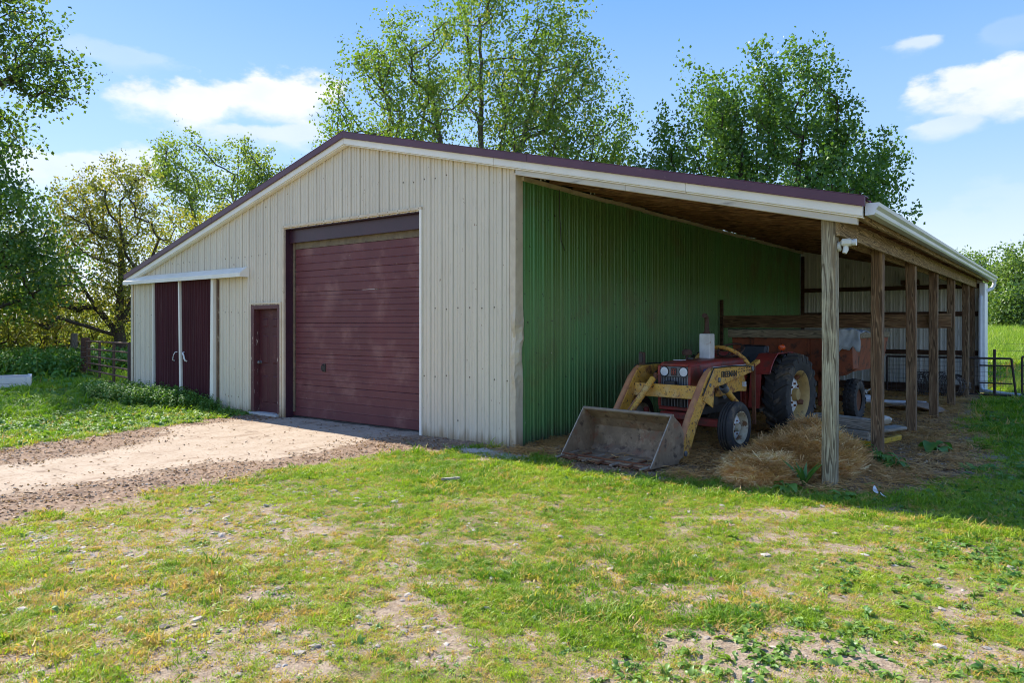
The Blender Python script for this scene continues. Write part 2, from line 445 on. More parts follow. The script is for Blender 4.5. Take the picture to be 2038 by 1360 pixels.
M['beam'] = wood('brown_beam', (.48, .35, .19), (.25, .165, .08), (.52, .41, .25), 1, 1.0)
M['rafter'] = wood('rafter_wood', (.27, .145, .065), (.17, .085, .04), (.33, .20, .10), 0, .8)
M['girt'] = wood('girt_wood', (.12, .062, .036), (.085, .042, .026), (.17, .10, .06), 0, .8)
M['board'] = wood('grey_timber', (.50, .45, .37), (.33, .29, .23), (.60, .56, .49), 0, 1.2)
M['railwood'] = wood('rail_wood', (.42, .35, .23), (.25, .20, .13), (.50, .44, .32), 0, 1.2)
M['fencewood'] = wood('fence_post_wood', (.26, .23, .19), (.16, .14, .11), (.33, .30, .26), 2, 1.0)
M['yellow'] = pbr('worn_yellow_paint', (.72, .40, .06), (.62, .31, .045), 7, rough=.55, rnd=.05,
                  layers=[((.66, .44, .17), 5, .48, .72), ((.30, .12, .04), 6, .53, .64), ((.10, .045, .025), 22, .585, .63), ((.06, .03, .02), 48, .60, .64)], bmp=.25, bscale=40)
M['yrust'] = pbr('rusty_yellow_tube', (.52, .24, .10), (.38, .155, .075), 9, rough=.65, layers=[((.50, .26, .04), 8, .55, .68)], bmp=.2)
M['red'] = pbr('faded_red_paint', (.34, .045, .032), (.27, .038, .028), 5, rough=.45, layers=[((.14, .055, .04), 5, .46, .66), ((.46, .08, .05), 4, .58, .8), ((.08, .04, .03), 18, .60, .67)], bmp=.1)
M['rust'] = pbr('rust', (.20, .075, .028), (.13, .045, .02), 8, rough=.8, layers=[((.06, .028, .016), 12, .54, .7), ((.30, .12, .04), 7, .60, .75)], bmp=.3)
M['orange'] = pbr('rusty_orange_wagon', (.29, .076, .026), (.21, .052, .018), 6, rough=.7, layers=[((.065, .026, .014), 7, .5, .68), ((.36, .10, .025), 8, .62, .78)], bmp=.25)
M['bucket'] = pbr('muddy_steel', (.26, .18, .11), (.19, .13, .08), 7, rough=.62, layers=[((.38, .27, .17), 4, .48, .68), ((.24, .11, .06), 6, .52, .68), ((.10, .062, .04), 9, .54, .66), ((.25, .12, .055), 14, .66, .76)], bmp=.3, bscale=25)
M['edge'] = pbr('worn_steel_edge', (.42, .36, .29), (.30, .24, .18), 14, rough=.45, metal=.4, layers=[((.16, .09, .05), 20, .56, .68)])
M['tyre'] = pbr('old_rubber', (.032, .031, .031), (.045, .043, .040), 9, rough=.78, layers=[((.17, .13, .085), 5, .50, .72)], bmp=.3, bscale=50)
M['rim'] = pbr('cream_rim', (.56, .50, .36), (.44, .37, .24), 9, rough=.5, layers=[((.20, .095, .04), 9, .53, .62)], bmp=.15)
M['rimwhite'] = pbr('chipped_white_disc', (.68, .69, .67), (.60, .60, .58), 6, rough=.5, layers=[((.17, .055, .035), 5.5, .55, .59)], bmp=.15)
M['rimyellow'] = pbr('dull_yellow_rim', (.52, .35, .12), (.40, .26, .09), 7, rough=.6, layers=[((.10, .06, .03), 8, .52, .68)])
M['black'] = pbr('black_metal', (.02, .02, .021), (.03, .028, .026), 8, rough=.5)
M['grey'] = pbr('grey_metal', (.20, .21, .22), (.14, .15, .16), 9, rough=.45, metal=.3)
M['seat'] = pbr('black_vinyl', (.020, .021, .026), (.032, .034, .04), 6, rough=.4)
M['muffler'] = pbr('white_muffler', (.70, .71, .70), (.58, .58, .56), 7, rough=.5, layers=[((.35, .17, .09), 13, .62, .72)])
M['brownpipe'] = pbr('rusty_pipe', (.10, .05, .032), (.065, .035, .025), 14, rough=.75)
M['lens'] = pbr('lamp_glass', (.72, .76, .78), (.60, .64, .66), 12, rough=.12, rnd=0)
M['orange_lens'] = pbr('orange_lens', (.75, .10, .012), (.62, .08, .01), 12, rough=.2, rnd=0)
M['blue'] = pbr('blue_badge', (.05, .12, .38), (.04, .10, .30), 9, rough=.3)
M['print_black'] = pbr('black_print', (.018, .017, .016), (.03, .03, .028), 20, rough=.6, bmp=0)
M['print_white'] = pbr('white_print', (.75, .76, .78), (.7, .7, .7), 20, rough=.5, bmp=0)
M['print_red'] = pbr('red_print', (.30, .05, .03), (.22, .04, .03), 20, rough=.5, bmp=0)
M['galv'] = pbr('galvanised_gutter', (.56, .60, .55), (.46, .50, .46), 6, (1, .2, 1), rough=.38, layers=[((.33, .33, .24), 6, .56, .74, (1, .3, 1))])
M['spout'] = pbr('white_downspout', (.72, .75, .78), (.62, .65, .69), 8, rough=.4)
M['gate'] = pbr('rusty_gate_tube', (.16, .075, .045), (.10, .05, .035), 18, rough=.7, layers=[((.27, .13, .05), 9, .55, .7)])
M['darkgate'] = pbr('dark_rusty_gate', (.055, .032, .026), (.04, .026, .022), 12, rough=.7)
M['wire'] = pbr('rusty_wire', (.11, .09, .075), (.08, .065, .055), 12, rough=.6, bmp=0)
M['planter'] = pbr('white_planter_board', (.74, .72, .68), (.64, .62, .57), 5, (.2, 1, 1), rough=.6, layers=[((.42, .36, .28), 12, .66, .78)])
M['tarp'] = pbr('grey_tarp', (.40, .44, .46), (.30, .34, .37), 5, rough=.55, layers=[((.16, .16, .15), 8, .58, .7)], bmp=.4, bscale=14, bdist=.02)
M['litter'] = pbr('white_litter', (.75, .75, .74), (.62, .62, .60), 9, rough=.6)
M['plastic_dark'] = pbr('black_plastic', (.02, .022, .025), (.04, .042, .045), 9, rough=.35)
M['lamp_white'] = pbr('white_lamp_plastic', (.72, .74, .68), (.62, .64, .58), 9, rough=.4)
M['ypaint'] = pbr('yellow_frame_paint', (.58, .38, .02), (.46, .28, .018), 9, rough=.5, layers=[((.14, .07, .03), 10, .55, .68)])
M['stone'] = pbr('pale_stone', (.40, .375, .335), (.27, .245, .215), 9, rough=.9, rnd=.3, bmp=.4, bscale=20)
M['darkstone'] = pbr('grey_stone', (.19, .175, .165), (.12, .11, .10), 9, rough=.9, rnd=.3, bmp=.4, bscale=20)
M['bark'] = pbr('bark', (.075, .058, .043), (.045, .035, .027), 5, (1, 1, .25), rough=.9, bmp=.6, bscale=14, bdist=.03)
M['bark_grey'] = pbr('grey_bark', (.12, .105, .088), (.07, .06, .05), 5, (1, 1, .25), rough=.9, bmp=.6, bscale=14, bdist=.03)
M['chalk'] = pbr('white_gravel', (.72, .70, .66), (.56, .53, .49), 18, rough=.95, rnd=.2)
M['cardboard'] = pbr('brown_sheet', (.33, .22, .145), (.26, .165, .105), 4, rough=.85)

def ground_mat():
    m, g, b, out = new_mat('ground_surface')
    tc = g.node('ShaderNodeTexCoord').outputs['Object']
    a = g.node('ShaderNodeAttribute'); a.attribute_name = 'layer'
    sp = g.node('ShaderNodeSeparateColor'); g.l.new(a.outputs['Color'], sp.inputs[0])
    grass, drive0, shed = sp.outputs
    drive = None
    far = a.outputs['Alpha']
    n1 = g.noise(tc, 3.0, 6, .6); n2 = g.noise(tc, 22, 6, .65); n3 = g.noise(tc, 90, 3, .6); n4 = g.noise(tc, .7, 5, .6)
    soil = g.mix(g.smooth(n2, .35, .65), (.27, .20, .14), (.42, .335, .25))
    soil = g.mix(g.smooth(n3, .5, .68, 0, .7), soil, (.17, .125, .09))
    dirt = g.mix(g.smooth(n2, .3, .7), (.22, .145, .10), (.37, .265, .19))
    dirt = g.mix(g.smooth(n3, .55, .7, 0, .8), dirt, (.40, .31, .24))
    dirt = g.mix(g.smooth(n1, .5, .68, 0, .7), dirt, (.13, .085, .06))
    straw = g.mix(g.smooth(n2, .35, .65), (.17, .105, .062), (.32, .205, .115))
    drive = g.smooth(g.math('ADD', drive0, g.math('MULTIPLY', g.math('SUBTRACT', g.noise(g.mapping(tc, (1.0, .55, 1)), 2.2, 7, .62), .5), 1.5)), .28, .44)
    conc = g.mix(g.smooth(n1, .35, .7), (.45, .365, .285), (.385, .305, .23))
    conc = g.mix(g.smooth(n2, .50, .68, 0, .75), conc, (.25, .175, .115))
    conc = g.mix(g.smooth(g.noise(g.mapping(tc, (1.6, .5, 1)), 1.4, 5), .56, .70, 0, .6), conc, (.24, .165, .11))
    conc = g.mix(g.smooth(g.noise(tc, 140, 2), .66, .72, 0, .9), conc, (.09, .07, .055))
    # a few cracks across the slab
    vor = g.node('ShaderNodeTexVoronoi', feature='DISTANCE_TO_EDGE'); vor.inputs['Scale'].default_value = .55
    dv = g.node('ShaderNodeVectorMath', operation='ADD'); nz = g.node('ShaderNodeTexNoise'); nz.inputs['Scale'].default_value = 2.0
    g.l.new(tc, nz.inputs['Vector']); g.l.new(tc, dv.inputs[0]); g.l.new(nz.outputs['Color'], dv.inputs[1]); g.l.new(dv.outputs[0], vor.inputs['Vector'])
    crack = g.math('MULTIPLY', g.smooth(vor.outputs['Distance'], .014, .003), g.smooth(n1, .42, .6))
    conc = g.mix(g.math('MULTIPLY', crack, .75), conc, (.16, .11, .075))
    green = g.mix(g.smooth(n4, .35, .65), (.085, .14, .022), (.16, .20, .035))
    green = g.mix(g.smooth(n2, .35, .7, 0, .5), green, (.19, .17, .06))
    under = g.mix(g.smooth(n2, .4, .6), (.27, .20, .12), (.17, .15, .06))
    nearbase = g.mix(g.smooth(grass, .25, .75), soil, under)
    col = g.mix(g.math('MULTIPLY', far, 1.0), nearbase, green)
    at2 = g.node('ShaderNodeAttribute'); at2.attribute_name = 'bare'
    col = g.mix(at2.outputs['Fac'], col, dirt)
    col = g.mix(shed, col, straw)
    col = g.mix(drive, col, conc)
    g.put(b.inputs['Base Color'], col); b.inputs['Roughness'].default_value = .95; b.inputs['Specular IOR Level'].default_value = .15
    h = g.math('ADD', g.math('MULTIPLY', n2, .6), g.math('MULTIPLY', n3, .4))
    nb = g.node('ShaderNodeBump'); nb.inputs['Distance'].default_value = .03
    g.l.new(g.math('SUBTRACT', .9, g.math('MULTIPLY', drive, .65)), nb.inputs['Strength'])
    g.l.new(h, nb.inputs['Height']); g.l.new(nb.outputs[0], b.inputs['Normal'])
    return m

# ------------------------------------------------------------------ ground
def make_ground():
    def axis(lo, hi, step, far):
        a = list(np.arange(lo, hi + 1e-6, step)); s = step; p = hi; q = lo; l = []; r = []
        while p < far: s *= 1.28; p += s; r.append(p)
        s = step
        while q > -far: s *= 1.28; q -= s; l.append(q)
        return np.array(l[::-1] + a + r)
    X = axis(-13, 9.5, .075, 1500); Y = axis(-8.5, 6, .075, 1500)
    gx, gy = np.meshgrid(X, Y)
    x = gx.ravel(); y = gy.ravel()
    g_, dr, sh, nog = cover(x, y)
    z = gz(x, y)
    # clods and ruts in the bare band, smooth on the slab
    z = z + (fbm(x * 6, y * 6, 51, 3) - .5) * .045 * np.clip(nog - dr, 0, 1) + dr * .012
    z = z + (fbm(x * 4, y * 4, 52, 3) - .5) * .04 * g_
    far = sstep(np.hypot(x - 6, y + 8), 13, 26) * (1 - nog)
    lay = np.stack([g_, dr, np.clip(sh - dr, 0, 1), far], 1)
    nx = len(X); ny = len(Y)
    i = np.arange(nx * ny).reshape(ny, nx)
    q = np.stack([i[:-1, :-1], i[:-1, 1:], i[1:, 1:], i[1:, :-1]], -1).reshape(-1, 4)
    o = np_mesh('ground', np.stack([x, y, z], 1), q.ravel(), np.full(len(q), 4), ground_mat(), attrs={'layer': ('POINT', lay), 'bare': ('POINT', np.clip(nog - dr, 0, 1))}, smooth=True)
    o['kind'] = 'structure'
    return o
make_ground()

# ------------------------------------------------------------------ barn
RIDGE_X = -3.5; RIDGE_Z = 4.885; X_L = -11.12; DEPTH = 13.4
def zr(x):
    x = np.asarray(x, float)
    return RIDGE_Z - np.where(x > RIDGE_X, .243 * (x - RIDGE_X), .264 * (RIDGE_X - x))
def zr1(x): return float(zr(x))

barn = thing('barn', 'tan ribbed metal pole barn with maroon doors and an open lean-to', 'barn', (0, 0, 0))

def ribbed(x0, x1, bot, top, openings=(), off0=0.0, rib=.229, nz=1):
    """one corrugated sheet between x0 and x1 in profile coords (u, outward, z)"""
    us = []
    k0 = math.floor(x0 / rib) - 1
    u = k0 * rib
    while u < x1 + rib:
        for du, of in ((0, 0), (.052, 0), (.056, .008), (.068, .008), (.072, 0), (.108, 0), (.112, .008), (.124, .008), (.128, 0), (.176, 0), (.186, .020), (.214, .020), (.2285, 0)):
            us.append((u + du, of))
        u += rib
    def off_at(t):
        for (a, oa), (b, ob) in zip(us, us[1:]):
            if a <= t <= b: return oa + (ob - oa) * (t - a) / max(b - a, 1e-9)
        return 0
    pts = {x0, x1} | {a for a, _ in us if x0 < a < x1}
    for a, b, h in openings:
        for q in (a, b):
            if x0 < q < x1: pts |= {q}
    if x0 < RIDGE_X < x1: pts |= {RIDGE_X}
    pts = sorted(pts)
    vs = []; fs = []
    for a, b in zip(pts, pts[1:]):
        if b - a < 1e-6: continue
        mid = (a + b) / 2; zb0 = bot(a); zb1 = bot(b)
        for oa, ob, h in openings:
            if oa < mid < ob: zb0 = zb1 = h
        o = len(vs)
        vs += [(a, off_at(a) + off0, zb0), (b, off_at(b) + off0, zb1), (b, off_at(b) + off0, top(b)), (a, off_at(a) + off0, top(a))]
        fs.append((o, o + 1, o + 2, o + 3))
    return vs, fs

DOOR = (-5.28, -1.83, 3.43); WALK = (-6.32, -5.405, 2.06); SLIDE = (-9.98, -7.60, 2.62)
def base_z(x): return float(-.02 + .10 * sstep(-x, 6.5, 11.5)) + .012 * math.sin(x * 9)
# front wall sheets
edges = [0.0]
while edges[-1] > X_L + .3: edges.append(max(edges[-1] - .916, X_L))
if edges[-1] > X_L: edges.append(X_L)
for i, (b, a) in enumerate(zip(edges, edges[1:])):
    vs, fs = ribbed(a, b, base_z, lambda x: zr1(x) - .12, [DOOR, WALK, SLIDE], off0=.0015 * (i % 2))
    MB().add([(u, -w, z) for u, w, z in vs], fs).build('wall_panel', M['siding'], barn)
# green wall inside the lean-to
ys = [0.03 + .916 * i for i in range(15)]; ys[-1] = 13.2 if ys[-1] < 13.2 else ys[-1]
ys = [y for y in ys if y < 13.0] + [13.2]
for i, (a, b) in enumerate(zip(ys, ys[1:])):
    vs, fs = ribbed(a, b, lambda x: -.03 + .012 * math.sin(x * 7), lambda x: 3.735, (), off0=.0015 * (i % 2))
    MB().add([(w, u, z) for u, w, z in vs], fs).build('wall_panel', M['green'], barn, label='green ribbed metal wall panel')
# lean-to back wall (seen from inside), outer back wall, far side wall
xs = [0.03, .916, 1.832, 2.748, 3.664, 4.30]
for i, (a, b) in enumerate(zip(xs, xs[1:])):
    vs, fs = ribbed(a, b, lambda x: .05, lambda x: zr1(x) - .16, (), off0=.0015 * (i % 2))
    MB().add([(u, 13.2 - w, z) for u, w, z in vs], fs).build('wall_panel', M['white_inside'], barn, label='pale metal panel of the lean-to back wall')
vs, fs = ribbed(X_L, 0.0, base_z, lambda x: zr1(x) - .12)
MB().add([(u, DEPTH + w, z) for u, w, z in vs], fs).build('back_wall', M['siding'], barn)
vs, fs = ribbed(0.0, DEPTH, lambda x: .05, lambda x: zr1(X_L) - .1)
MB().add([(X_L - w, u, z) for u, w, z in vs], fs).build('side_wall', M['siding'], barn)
# roof sheets, ridge cap
RY0, RY1 = -.12, 13.75
for sgn, xe in ((1, 4.44), (-1, -11.25)):
    y = RY0; i = 0
    while y < RY1 - .05:
        y2 = min(y + .916, RY1)
        vs, fs = ribbed(y, y2, lambda t: 0.0, lambda t: 1.0, (), off0=.002 * (i % 2))
        P = []
        for u, w, t in vs:
            xx = RIDGE_X + (xe - RIDGE_X) * t
            P.append((xx, u, zr1(xx) - .022 + w))
        MB().add(P, fs).build('roof_panel', M['roof'], barn); y = y2; i += 1
mb = MB(); mb.prism([(RIDGE_X - .17, zr1(RIDGE_X - .17) + .004), (RIDGE_X, RIDGE_Z + .012), (RIDGE_X + .17, zr1(RIDGE_X + .17) + .004), (RIDGE_X + .17, zr1(RIDGE_X + .17) + .016), (RIDGE_X, RIDGE_Z + .026), (RIDGE_X - .17, zr1(RIDGE_X - .17) + .016)], 1, -.135, RY1)
mb.build('ridge_cap', M['roof'], barn)
# rake trim and white fascia along the gable, in lengths
def rake(x0, x1, ztop, zbot, y0, y1, name, mat):
    mb = MB(); mb.prism([(x0, zr1(x0) + zbot), (x1, zr1(x1) + zbot), (x1, zr1(x1) + ztop), (x0, zr1(x0) + ztop)], 1, y0, y1)
    return mb.build(name, mat, barn, bevel=.004)
for x0, x1 in ((-11.27, -7.5), (-7.5, RIDGE_X), (RIDGE_X, .30), (.30, 4.45)):
    rake(x0 + .002, x1 - .002, .008, -.098, -.148, -.12, 'rake_trim', M['roof'])
    mb = MB(); mb.prism([(x0 + .002, zr1(x0) + .008), (x1 - .002, zr1(x1) + .008), (x1 - .002, zr1(x1) + .014), (x0 + .002, zr1(x0) + .014)], 1, -.15, .05); mb.build('rake_flashing', M['roof'], barn)
for x0, x1 in ((-11.22, -7.0), (-7.0, RIDGE_X), (RIDGE_X, -.30), (-.30, 2.55), (2.55, 4.42)):
    rake(x0 + .002, x1 - .002, -.085, -.195, -.118, -.06, 'fascia_board', M['white'])
    rake(x0 + .002, x1 - .002, -.197, -.212, -.105, -.012, 'soffit_trim', M['white'])
for x0, x1 in ((.06, 1.75), (1.75, 4.37)):
    rake(x0, x1 - .003, -.214, -.285, -.085, -.03, 'lower_fascia', M['greyboard'])
# corner trims; the right one is crumpled by years of tractors
def corner_trim():
    rows = 60; prof = [(-.075, -.030), (-.045, -.031), (-.012, -.032), (.024, -.033), (.026, .02), (.026, .075), (.026, .13)]
    vs = []; fs = []
    r = np.random.default_rng(5)
    for i in range(rows + 1):
        z = -.02 + i / rows * (zr1(0) - .24)
        k = math.exp(-((z - 1.45) / .45) ** 2) + .55 * math.exp(-((z - .85) / .2) ** 2)
        for j, (px, py) in enumerate(prof):
            n = (fbm(np.array([z * 5.0]), np.array([j * .55]), 61)[0] - .5)
            n2 = (fbm(np.array([z * 4.0 + 9]), np.array([j * .55]), 63)[0] - .5)
            vs.append((px + n * .16 * k * (1 if j > 1 else .2), py + n2 * .11 * k - .015 * k * (j in (2, 3)), z))
    m = len(prof)
    for i in range(rows):
        for j in range(m - 1): fs.append((i * m + j, i * m + j + 1, (i + 1) * m + j + 1, (i + 1) * m + j))
    MB().add(vs, fs).build('corner_trim', M['trim_tan'], barn, label='dented tan corner trim')
corner_trim()
MB().box(X_L - .035, X_L + .06, -.035, -.022, .03, zr1(X_L) - .20).build('corner_trim', M['trim_tan'], barn)
# trim along the top of the green wall, broken into short lengths, stained
for i in range(11):
    y0 = .10 + i * 1.19; jig = random.uniform(-.012, .012)
    mb = MB(); mb.box(.022, .07, y0, y0 + 1.185, 3.69 + jig, 3.745 + jig); mb.build('top_trim', M['trim_tan'], barn)
for k in range(9):   # small hooks and brackets above it
    y = .5 + k * 1.35
    MB().tube([(.06, y, 3.74), (.09, y, 3.80), (.12, y + .02, 3.80), (.13, y + .02, 3.74)], .012, 6).build('hook', M['litter'], barn)
# hanging cable from the trim
MB().tube([(.05, 1.0, 3.70), (.045, 1.02, 3.3), (.04, 1.06, 2.95), (.045, 1.15, 2.80)], .006, 5).build('cable', M['black'], barn)

# screws (real but tiny, in one part)
mb = MB()
def screw(x, y, z, nx, ny):
    t = [(math.cos(a), math.sin(a)) for a in np.linspace(0, 2 * math.pi, 7)[:-1]]
    if ny: mb.add([(x + .012 * c, y, z + .012 * s) for c, s in t] + [(x, y - .008, z)], [(i, (i + 1) % 6, 6) for i in range(6)])
    else: mb.add([(x, y + .012 * c, z + .012 * s) for c, s in t] + [(x + .008, y, z)], [(i, (i + 1) % 6, 6) for i in range(6)])
for zz in (.30, .92, 1.93, 3.0, 3.9):
    x = -.03
    while x > X_L + .1:
        inop = any(a - .03 < x < b + .03 and zz < h + .05 for a, b, h in (DOOR, WALK, (-10.1, -7.4, 2.8)))
        if not inop and zz < zr1(x) - .3: screw(x, -.003, zz + random.uniform(-.015, .015), 0, 1)
        x -= .229 if random.random() < .75 else .115
x = DOOR[0]
while x < DOOR[1] + .02: screw(x, -.03, DOOR[2] + .045, 0, 1); x += .229
for zz in (.8, 1.9, 3.0):
    y = .2
    while y < 12.8: screw(.003, y, zz + random.uniform(-.02, .02), 1, 0); y += .229
o = mb.build('screw_heads', M['brownpipe'], barn, kind='stuff')

# --- overhead door
od = MB().prism([(DOOR[0], 0), (DOOR[0] + .004, 0), (DOOR[0] + .004, DOOR[2] - .012), (DOOR[1] - .004, DOOR[2] - .012), (DOOR[1] - .004, 0), (DOOR[1], 0), (DOOR[1], DOOR[2]), (DOOR[0], DOOR[2])], 1, .012, .19).build('overhead_door', M['purple_dark'], barn)
MB().box(DOOR[0] + .006, DOOR[1] - .006, .10, .14, DOOR[2] - .25, DOOR[2] - .013).build('header', M['purple_dark'], od, bevel=.004)
zs = [0.02, .62, 1.18, 1.74, 2.30, 2.78]
secs = [(0.03, .60, [.15, .31, .45]), (.605, 1.16, [.10, .20, .30, .40, .49]), (1.165, 1.72, [.10, .20, .30, .40, .49]), (1.725, 2.28, [.10, .20, .30, .40, .49]), (2.285, 2.66, [.14, .26]), (2.665, 3.07, [.13, .27])]
for (a, b, ribs) in secs:
    # section face with recessed grooves: profile in (y,z) extruded along x
    pr = [(.225, a), (.185, a), (.180, a + .006)]
    for r in ribs:
        zz = a + r
        pr += [(.180, zz - .010), (.1875, zz - .003), (.1875, zz + .003), (.1775, zz + .009), (.180, zz + .022)]
    pr += [(.180, b - .006), (.185, b), (.225, b)]
    mb = MB(); mb.prism(pr, 0, DOOR[0] + .006, DOOR[1] - .006); mb.build('door_section', M['purple'], od)
MB().box(DOOR[0] + .006, DOOR[1] - .006, .172, .225, 3.073, 3.30).build('door_section', M['door_dirt'], od, label='dirty tan top strip of the overhead door')
MB().box(DOOR[0] + .006, DOOR[0] + .075, .165, .171, .1, 3.28).build('weather_strip', M['door_dirt'], od)
MB().box(DOOR[0] + .006, DOOR[1] - .006, .17, .215, -.015, .027).build('bottom_seal', M['black'], od)
h = MB(); h.box(-4.42, -4.34, .168, .179, .86, 1.00); h.tube([(-4.40, .165, .88), (-4.40, .135, .89), (-4.40, .135, .97), (-4.40, .165, .98)], .010, 6); h.build('handle', M['black'], od)
# flashing round the opening
MB().box(DOOR[1] + .001, DOOR[1] + .045, -.031, .012, -.01, DOOR[2] + .02).build('door_trim', M['white'], barn)
MB().box(DOOR[0] - .045, DOOR[0] - .001, -.031, .012, -.01, DOOR[2] + .02).build('door_trim', M['trim_tan'], barn)
MB().box(DOOR[0] - .045, DOOR[1] + .045, -.033, .012, DOOR[2] + .021, DOOR[2] + .062).build('door_trim', M['trim_tan'], barn)

# --- walk door
wd = MB()
x0, x1, hh = WALK
wd.box(x0, x0 + .10, -.034, .13, .0, hh).box(x1 - .075, x1, -.034, .13, .0, hh).box(x0 + .10, x1 - .075, -.034, .13, hh - .075, hh)
wd = wd.build('walk_door', pbr('peeling_maroon_frame', (.115, .036, .038), (.085, .028, .03), 9, rough=.55, layers=[((.62, .55, .45), 16, .63, .66, (2, 2, .4))], base_dirt=((.34, .25, .15), .08)), barn, bevel=.004)
lx0, lx1, lz0, lz1 = x0 + .104, x1 - .079, .045, hh - .08
lf = MB(); lf.box(lx0, lx1, .085, .125, lz0, lz1); M['leafpaint'] = pbr('walk_door_paint', (.088, .024, .029), (.068, .019, .023), 4, (1, 1, .4), rough=.5, spec=.25, layers=[((.17, .07, .06), 3, .54, .75), ((.45, .38, .30), 30, .69, .72)], base_dirt=((.20, .13, .10), .06))
lf = lf.build('door_leaf', M['leafpaint'], wd, bevel=.003)
cw = (lx1 - lx0 - .11 - .11 - .09) / 2
for ci in range(2):
    px0 = lx0 + .11 + ci * (cw + .09)
    for pz0, pz1 in ((.20, .76), (.93, 1.52), (1.62, 1.84)):
        m2 = MB()
        m2.add([(px0, .083, pz0), (px0 + cw, .083, pz0), (px0 + cw, .083, pz1), (px0, .083, pz1),
                (px0 + .022, .095 - .004, pz0 + .022), (px0 + cw - .022, .091, pz0 + .022), (px0 + cw - .022, .091, pz1 - .022), (px0 + .022, .091, pz1 - .022),
                (px0 + .05, .072, pz0 + .05), (px0 + cw - .05, .072, pz0 + .05), (px0 + cw - .05, .072, pz1 - .05), (px0 + .05, .072, pz1 - .05)],
               [(0, 1, 5, 4), (1, 2, 6, 5), (2, 3, 7, 6), (3, 0, 4, 7), (4, 5, 9, 8), (5, 6, 10, 9), (6, 7, 11, 10), (7, 4, 8, 11), (8, 9, 10, 11)])
        m2.build('door_panel', M['leafpaint'], wd)
kn = MB(); kn.lathe([(.0, 0), (.03, 0), (.03, -.008), (.012, -.012), (.012, -.035), (.028, -.045), (.030, -.06), (.018, -.072), (0, -.073)], (lx0 + .06, .085, .98), 1, 14); kn.build('door_knob', M['grey'], wd, smooth=True)
MB().box(x0 + .02, x1 - .02, -.10, .13, -.01, .044).build('threshold', pbr('grey_sill', (.52, .52, .50), (.42, .41, .38), 8, rough=.6, layers=[((.24, .19, .13), 9, .56, .7)]), wd, bevel=.005)
for a, b in ((x0 - .045, x0 - .001), (x1 + .001, x1 + .035)):
    MB().box(a, b, -.031, .012, .0, hh + .02).build('door_trim', M['trim_tan'], barn)
MB().box(x0 - .045, x1 + .035, -.033, .012, hh + .021, hh + .05).build('door_trim', M['trim_tan'], barn)

# --- sliding barn doors (two leaves)
sb0 = .09
def slider(x0, x1, lean):
    leaf = MB()
    vs, fs = ribbed(x0, x1, lambda x: sb0, lambda x: 2.66, (), off0=0)
    # ribs show; leaf leans a little
    P = [(u + lean * (1 - (z - sb0) / 2.57), -w - .055, z) for u, w, z in vs]
    leaf.add(P, fs)
    return leaf
SLM = pbr('dark_maroon_leaf', (.075, .022, .027), (.060, .018, .022), 2.2, (1, 1, .3), rough=.8, spec=.15, rnd=.05, layers=[((.10, .045, .045), 3, .55, .8, (3, 3, .4))], base_dirt=((.12, .07, .06), .06))
mid = -8.88
lA = slider(-9.98, mid - .035, .035).build('sliding_door', SLM, barn)
lB = slider(mid + .035, -7.64, .06).build('sliding_door', SLM, barn)
MB().add([(-10.01, -.095, sb0), (-9.975, -.095, sb0), (-9.975, -.095, 2.66), (-10.01, -.095, 2.66), (-10.01, -.035, sb0), (-9.975, -.035, sb0), (-9.975, -.035, 2.66), (-10.01, -.035, 2.66)],
         [(0, 1, 2, 3), (5, 4, 7, 6), (4, 0, 3, 7), (1, 5, 6, 2), (3, 2, 6, 7), (4, 5, 1, 0)]).build('edge_trim', M['white'], lA)
def sl_strip(x0b, x1b, x0t, x1t, y0=-.098, y1=-.03):
    return MB().add([(x0b, y0, sb0 - .01), (x1b, y0, sb0 - .01), (x1t, y0, 2.665), (x0t, y0, 2.665), (x0b, y1, sb0 - .01), (x1b, y1, sb0 - .01), (x1t, y1, 2.665), (x0t, y1, 2.665)],
                    [(0, 1, 2, 3), (5, 4, 7, 6), (4, 0, 3, 7), (1, 5, 6, 2), (3, 2, 6, 7), (4, 5, 1, 0)])
sl_strip(mid + .035, mid + .11, mid - .03, mid + .012).build('edge_trim', M['white'], lA)
sl_strip(-7.66, -7.54, -7.62, -7.53).build('edge_trim', M['white'], lB)
for o_, xx, sg in ((lA, -9.02, 1), (lB, -8.62, -1)):
    MB().tube([(xx + .06 * sg, -.085, 1.12), (xx + .045 * sg, -.125, 1.11), (xx, -.13, 1.06), (xx - .03 * sg, -.13, .99), (xx - .05 * sg, -.125, .95), (xx - .055 * sg, -.085, .93)], .017, 7, flat=.6).build('handle', M['litter'], o_, smooth=True)
MB().box(-7.505, -7.465, -.028, .0, .05, 2.60).build('door_jamb', pbr('rust_streaked_jamb', (.20, .13, .075), (.10, .06, .04), 9, (1, 1, .3), rough=.8, layers=[((.42, .36, .26), 8, .55, .7)]), barn)
# dark space behind the leaves is the building's inside: a plain plank backing
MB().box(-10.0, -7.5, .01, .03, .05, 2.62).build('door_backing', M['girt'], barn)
# track hood over the sliding doors
hd = MB(); hd.prism([(-.002, 2.80), (-.05, 2.795), (-.20, 2.685), (-.20, 2.605), (-.185, 2.605), (-.185, 2.675), (-.045, 2.78), (-.002, 2.785)], 0, -11.2, -6.43)
hd = hd.build('track_hood', M['white'], barn, bevel=.004)
MB().prism([(-.004, 2.80), (-.05, 2.795), (-.20, 2.685), (-.20, 2.605), (-.004, 2.605)], 0, -6.428, -6.418).build('hood_end', M['white'], hd)

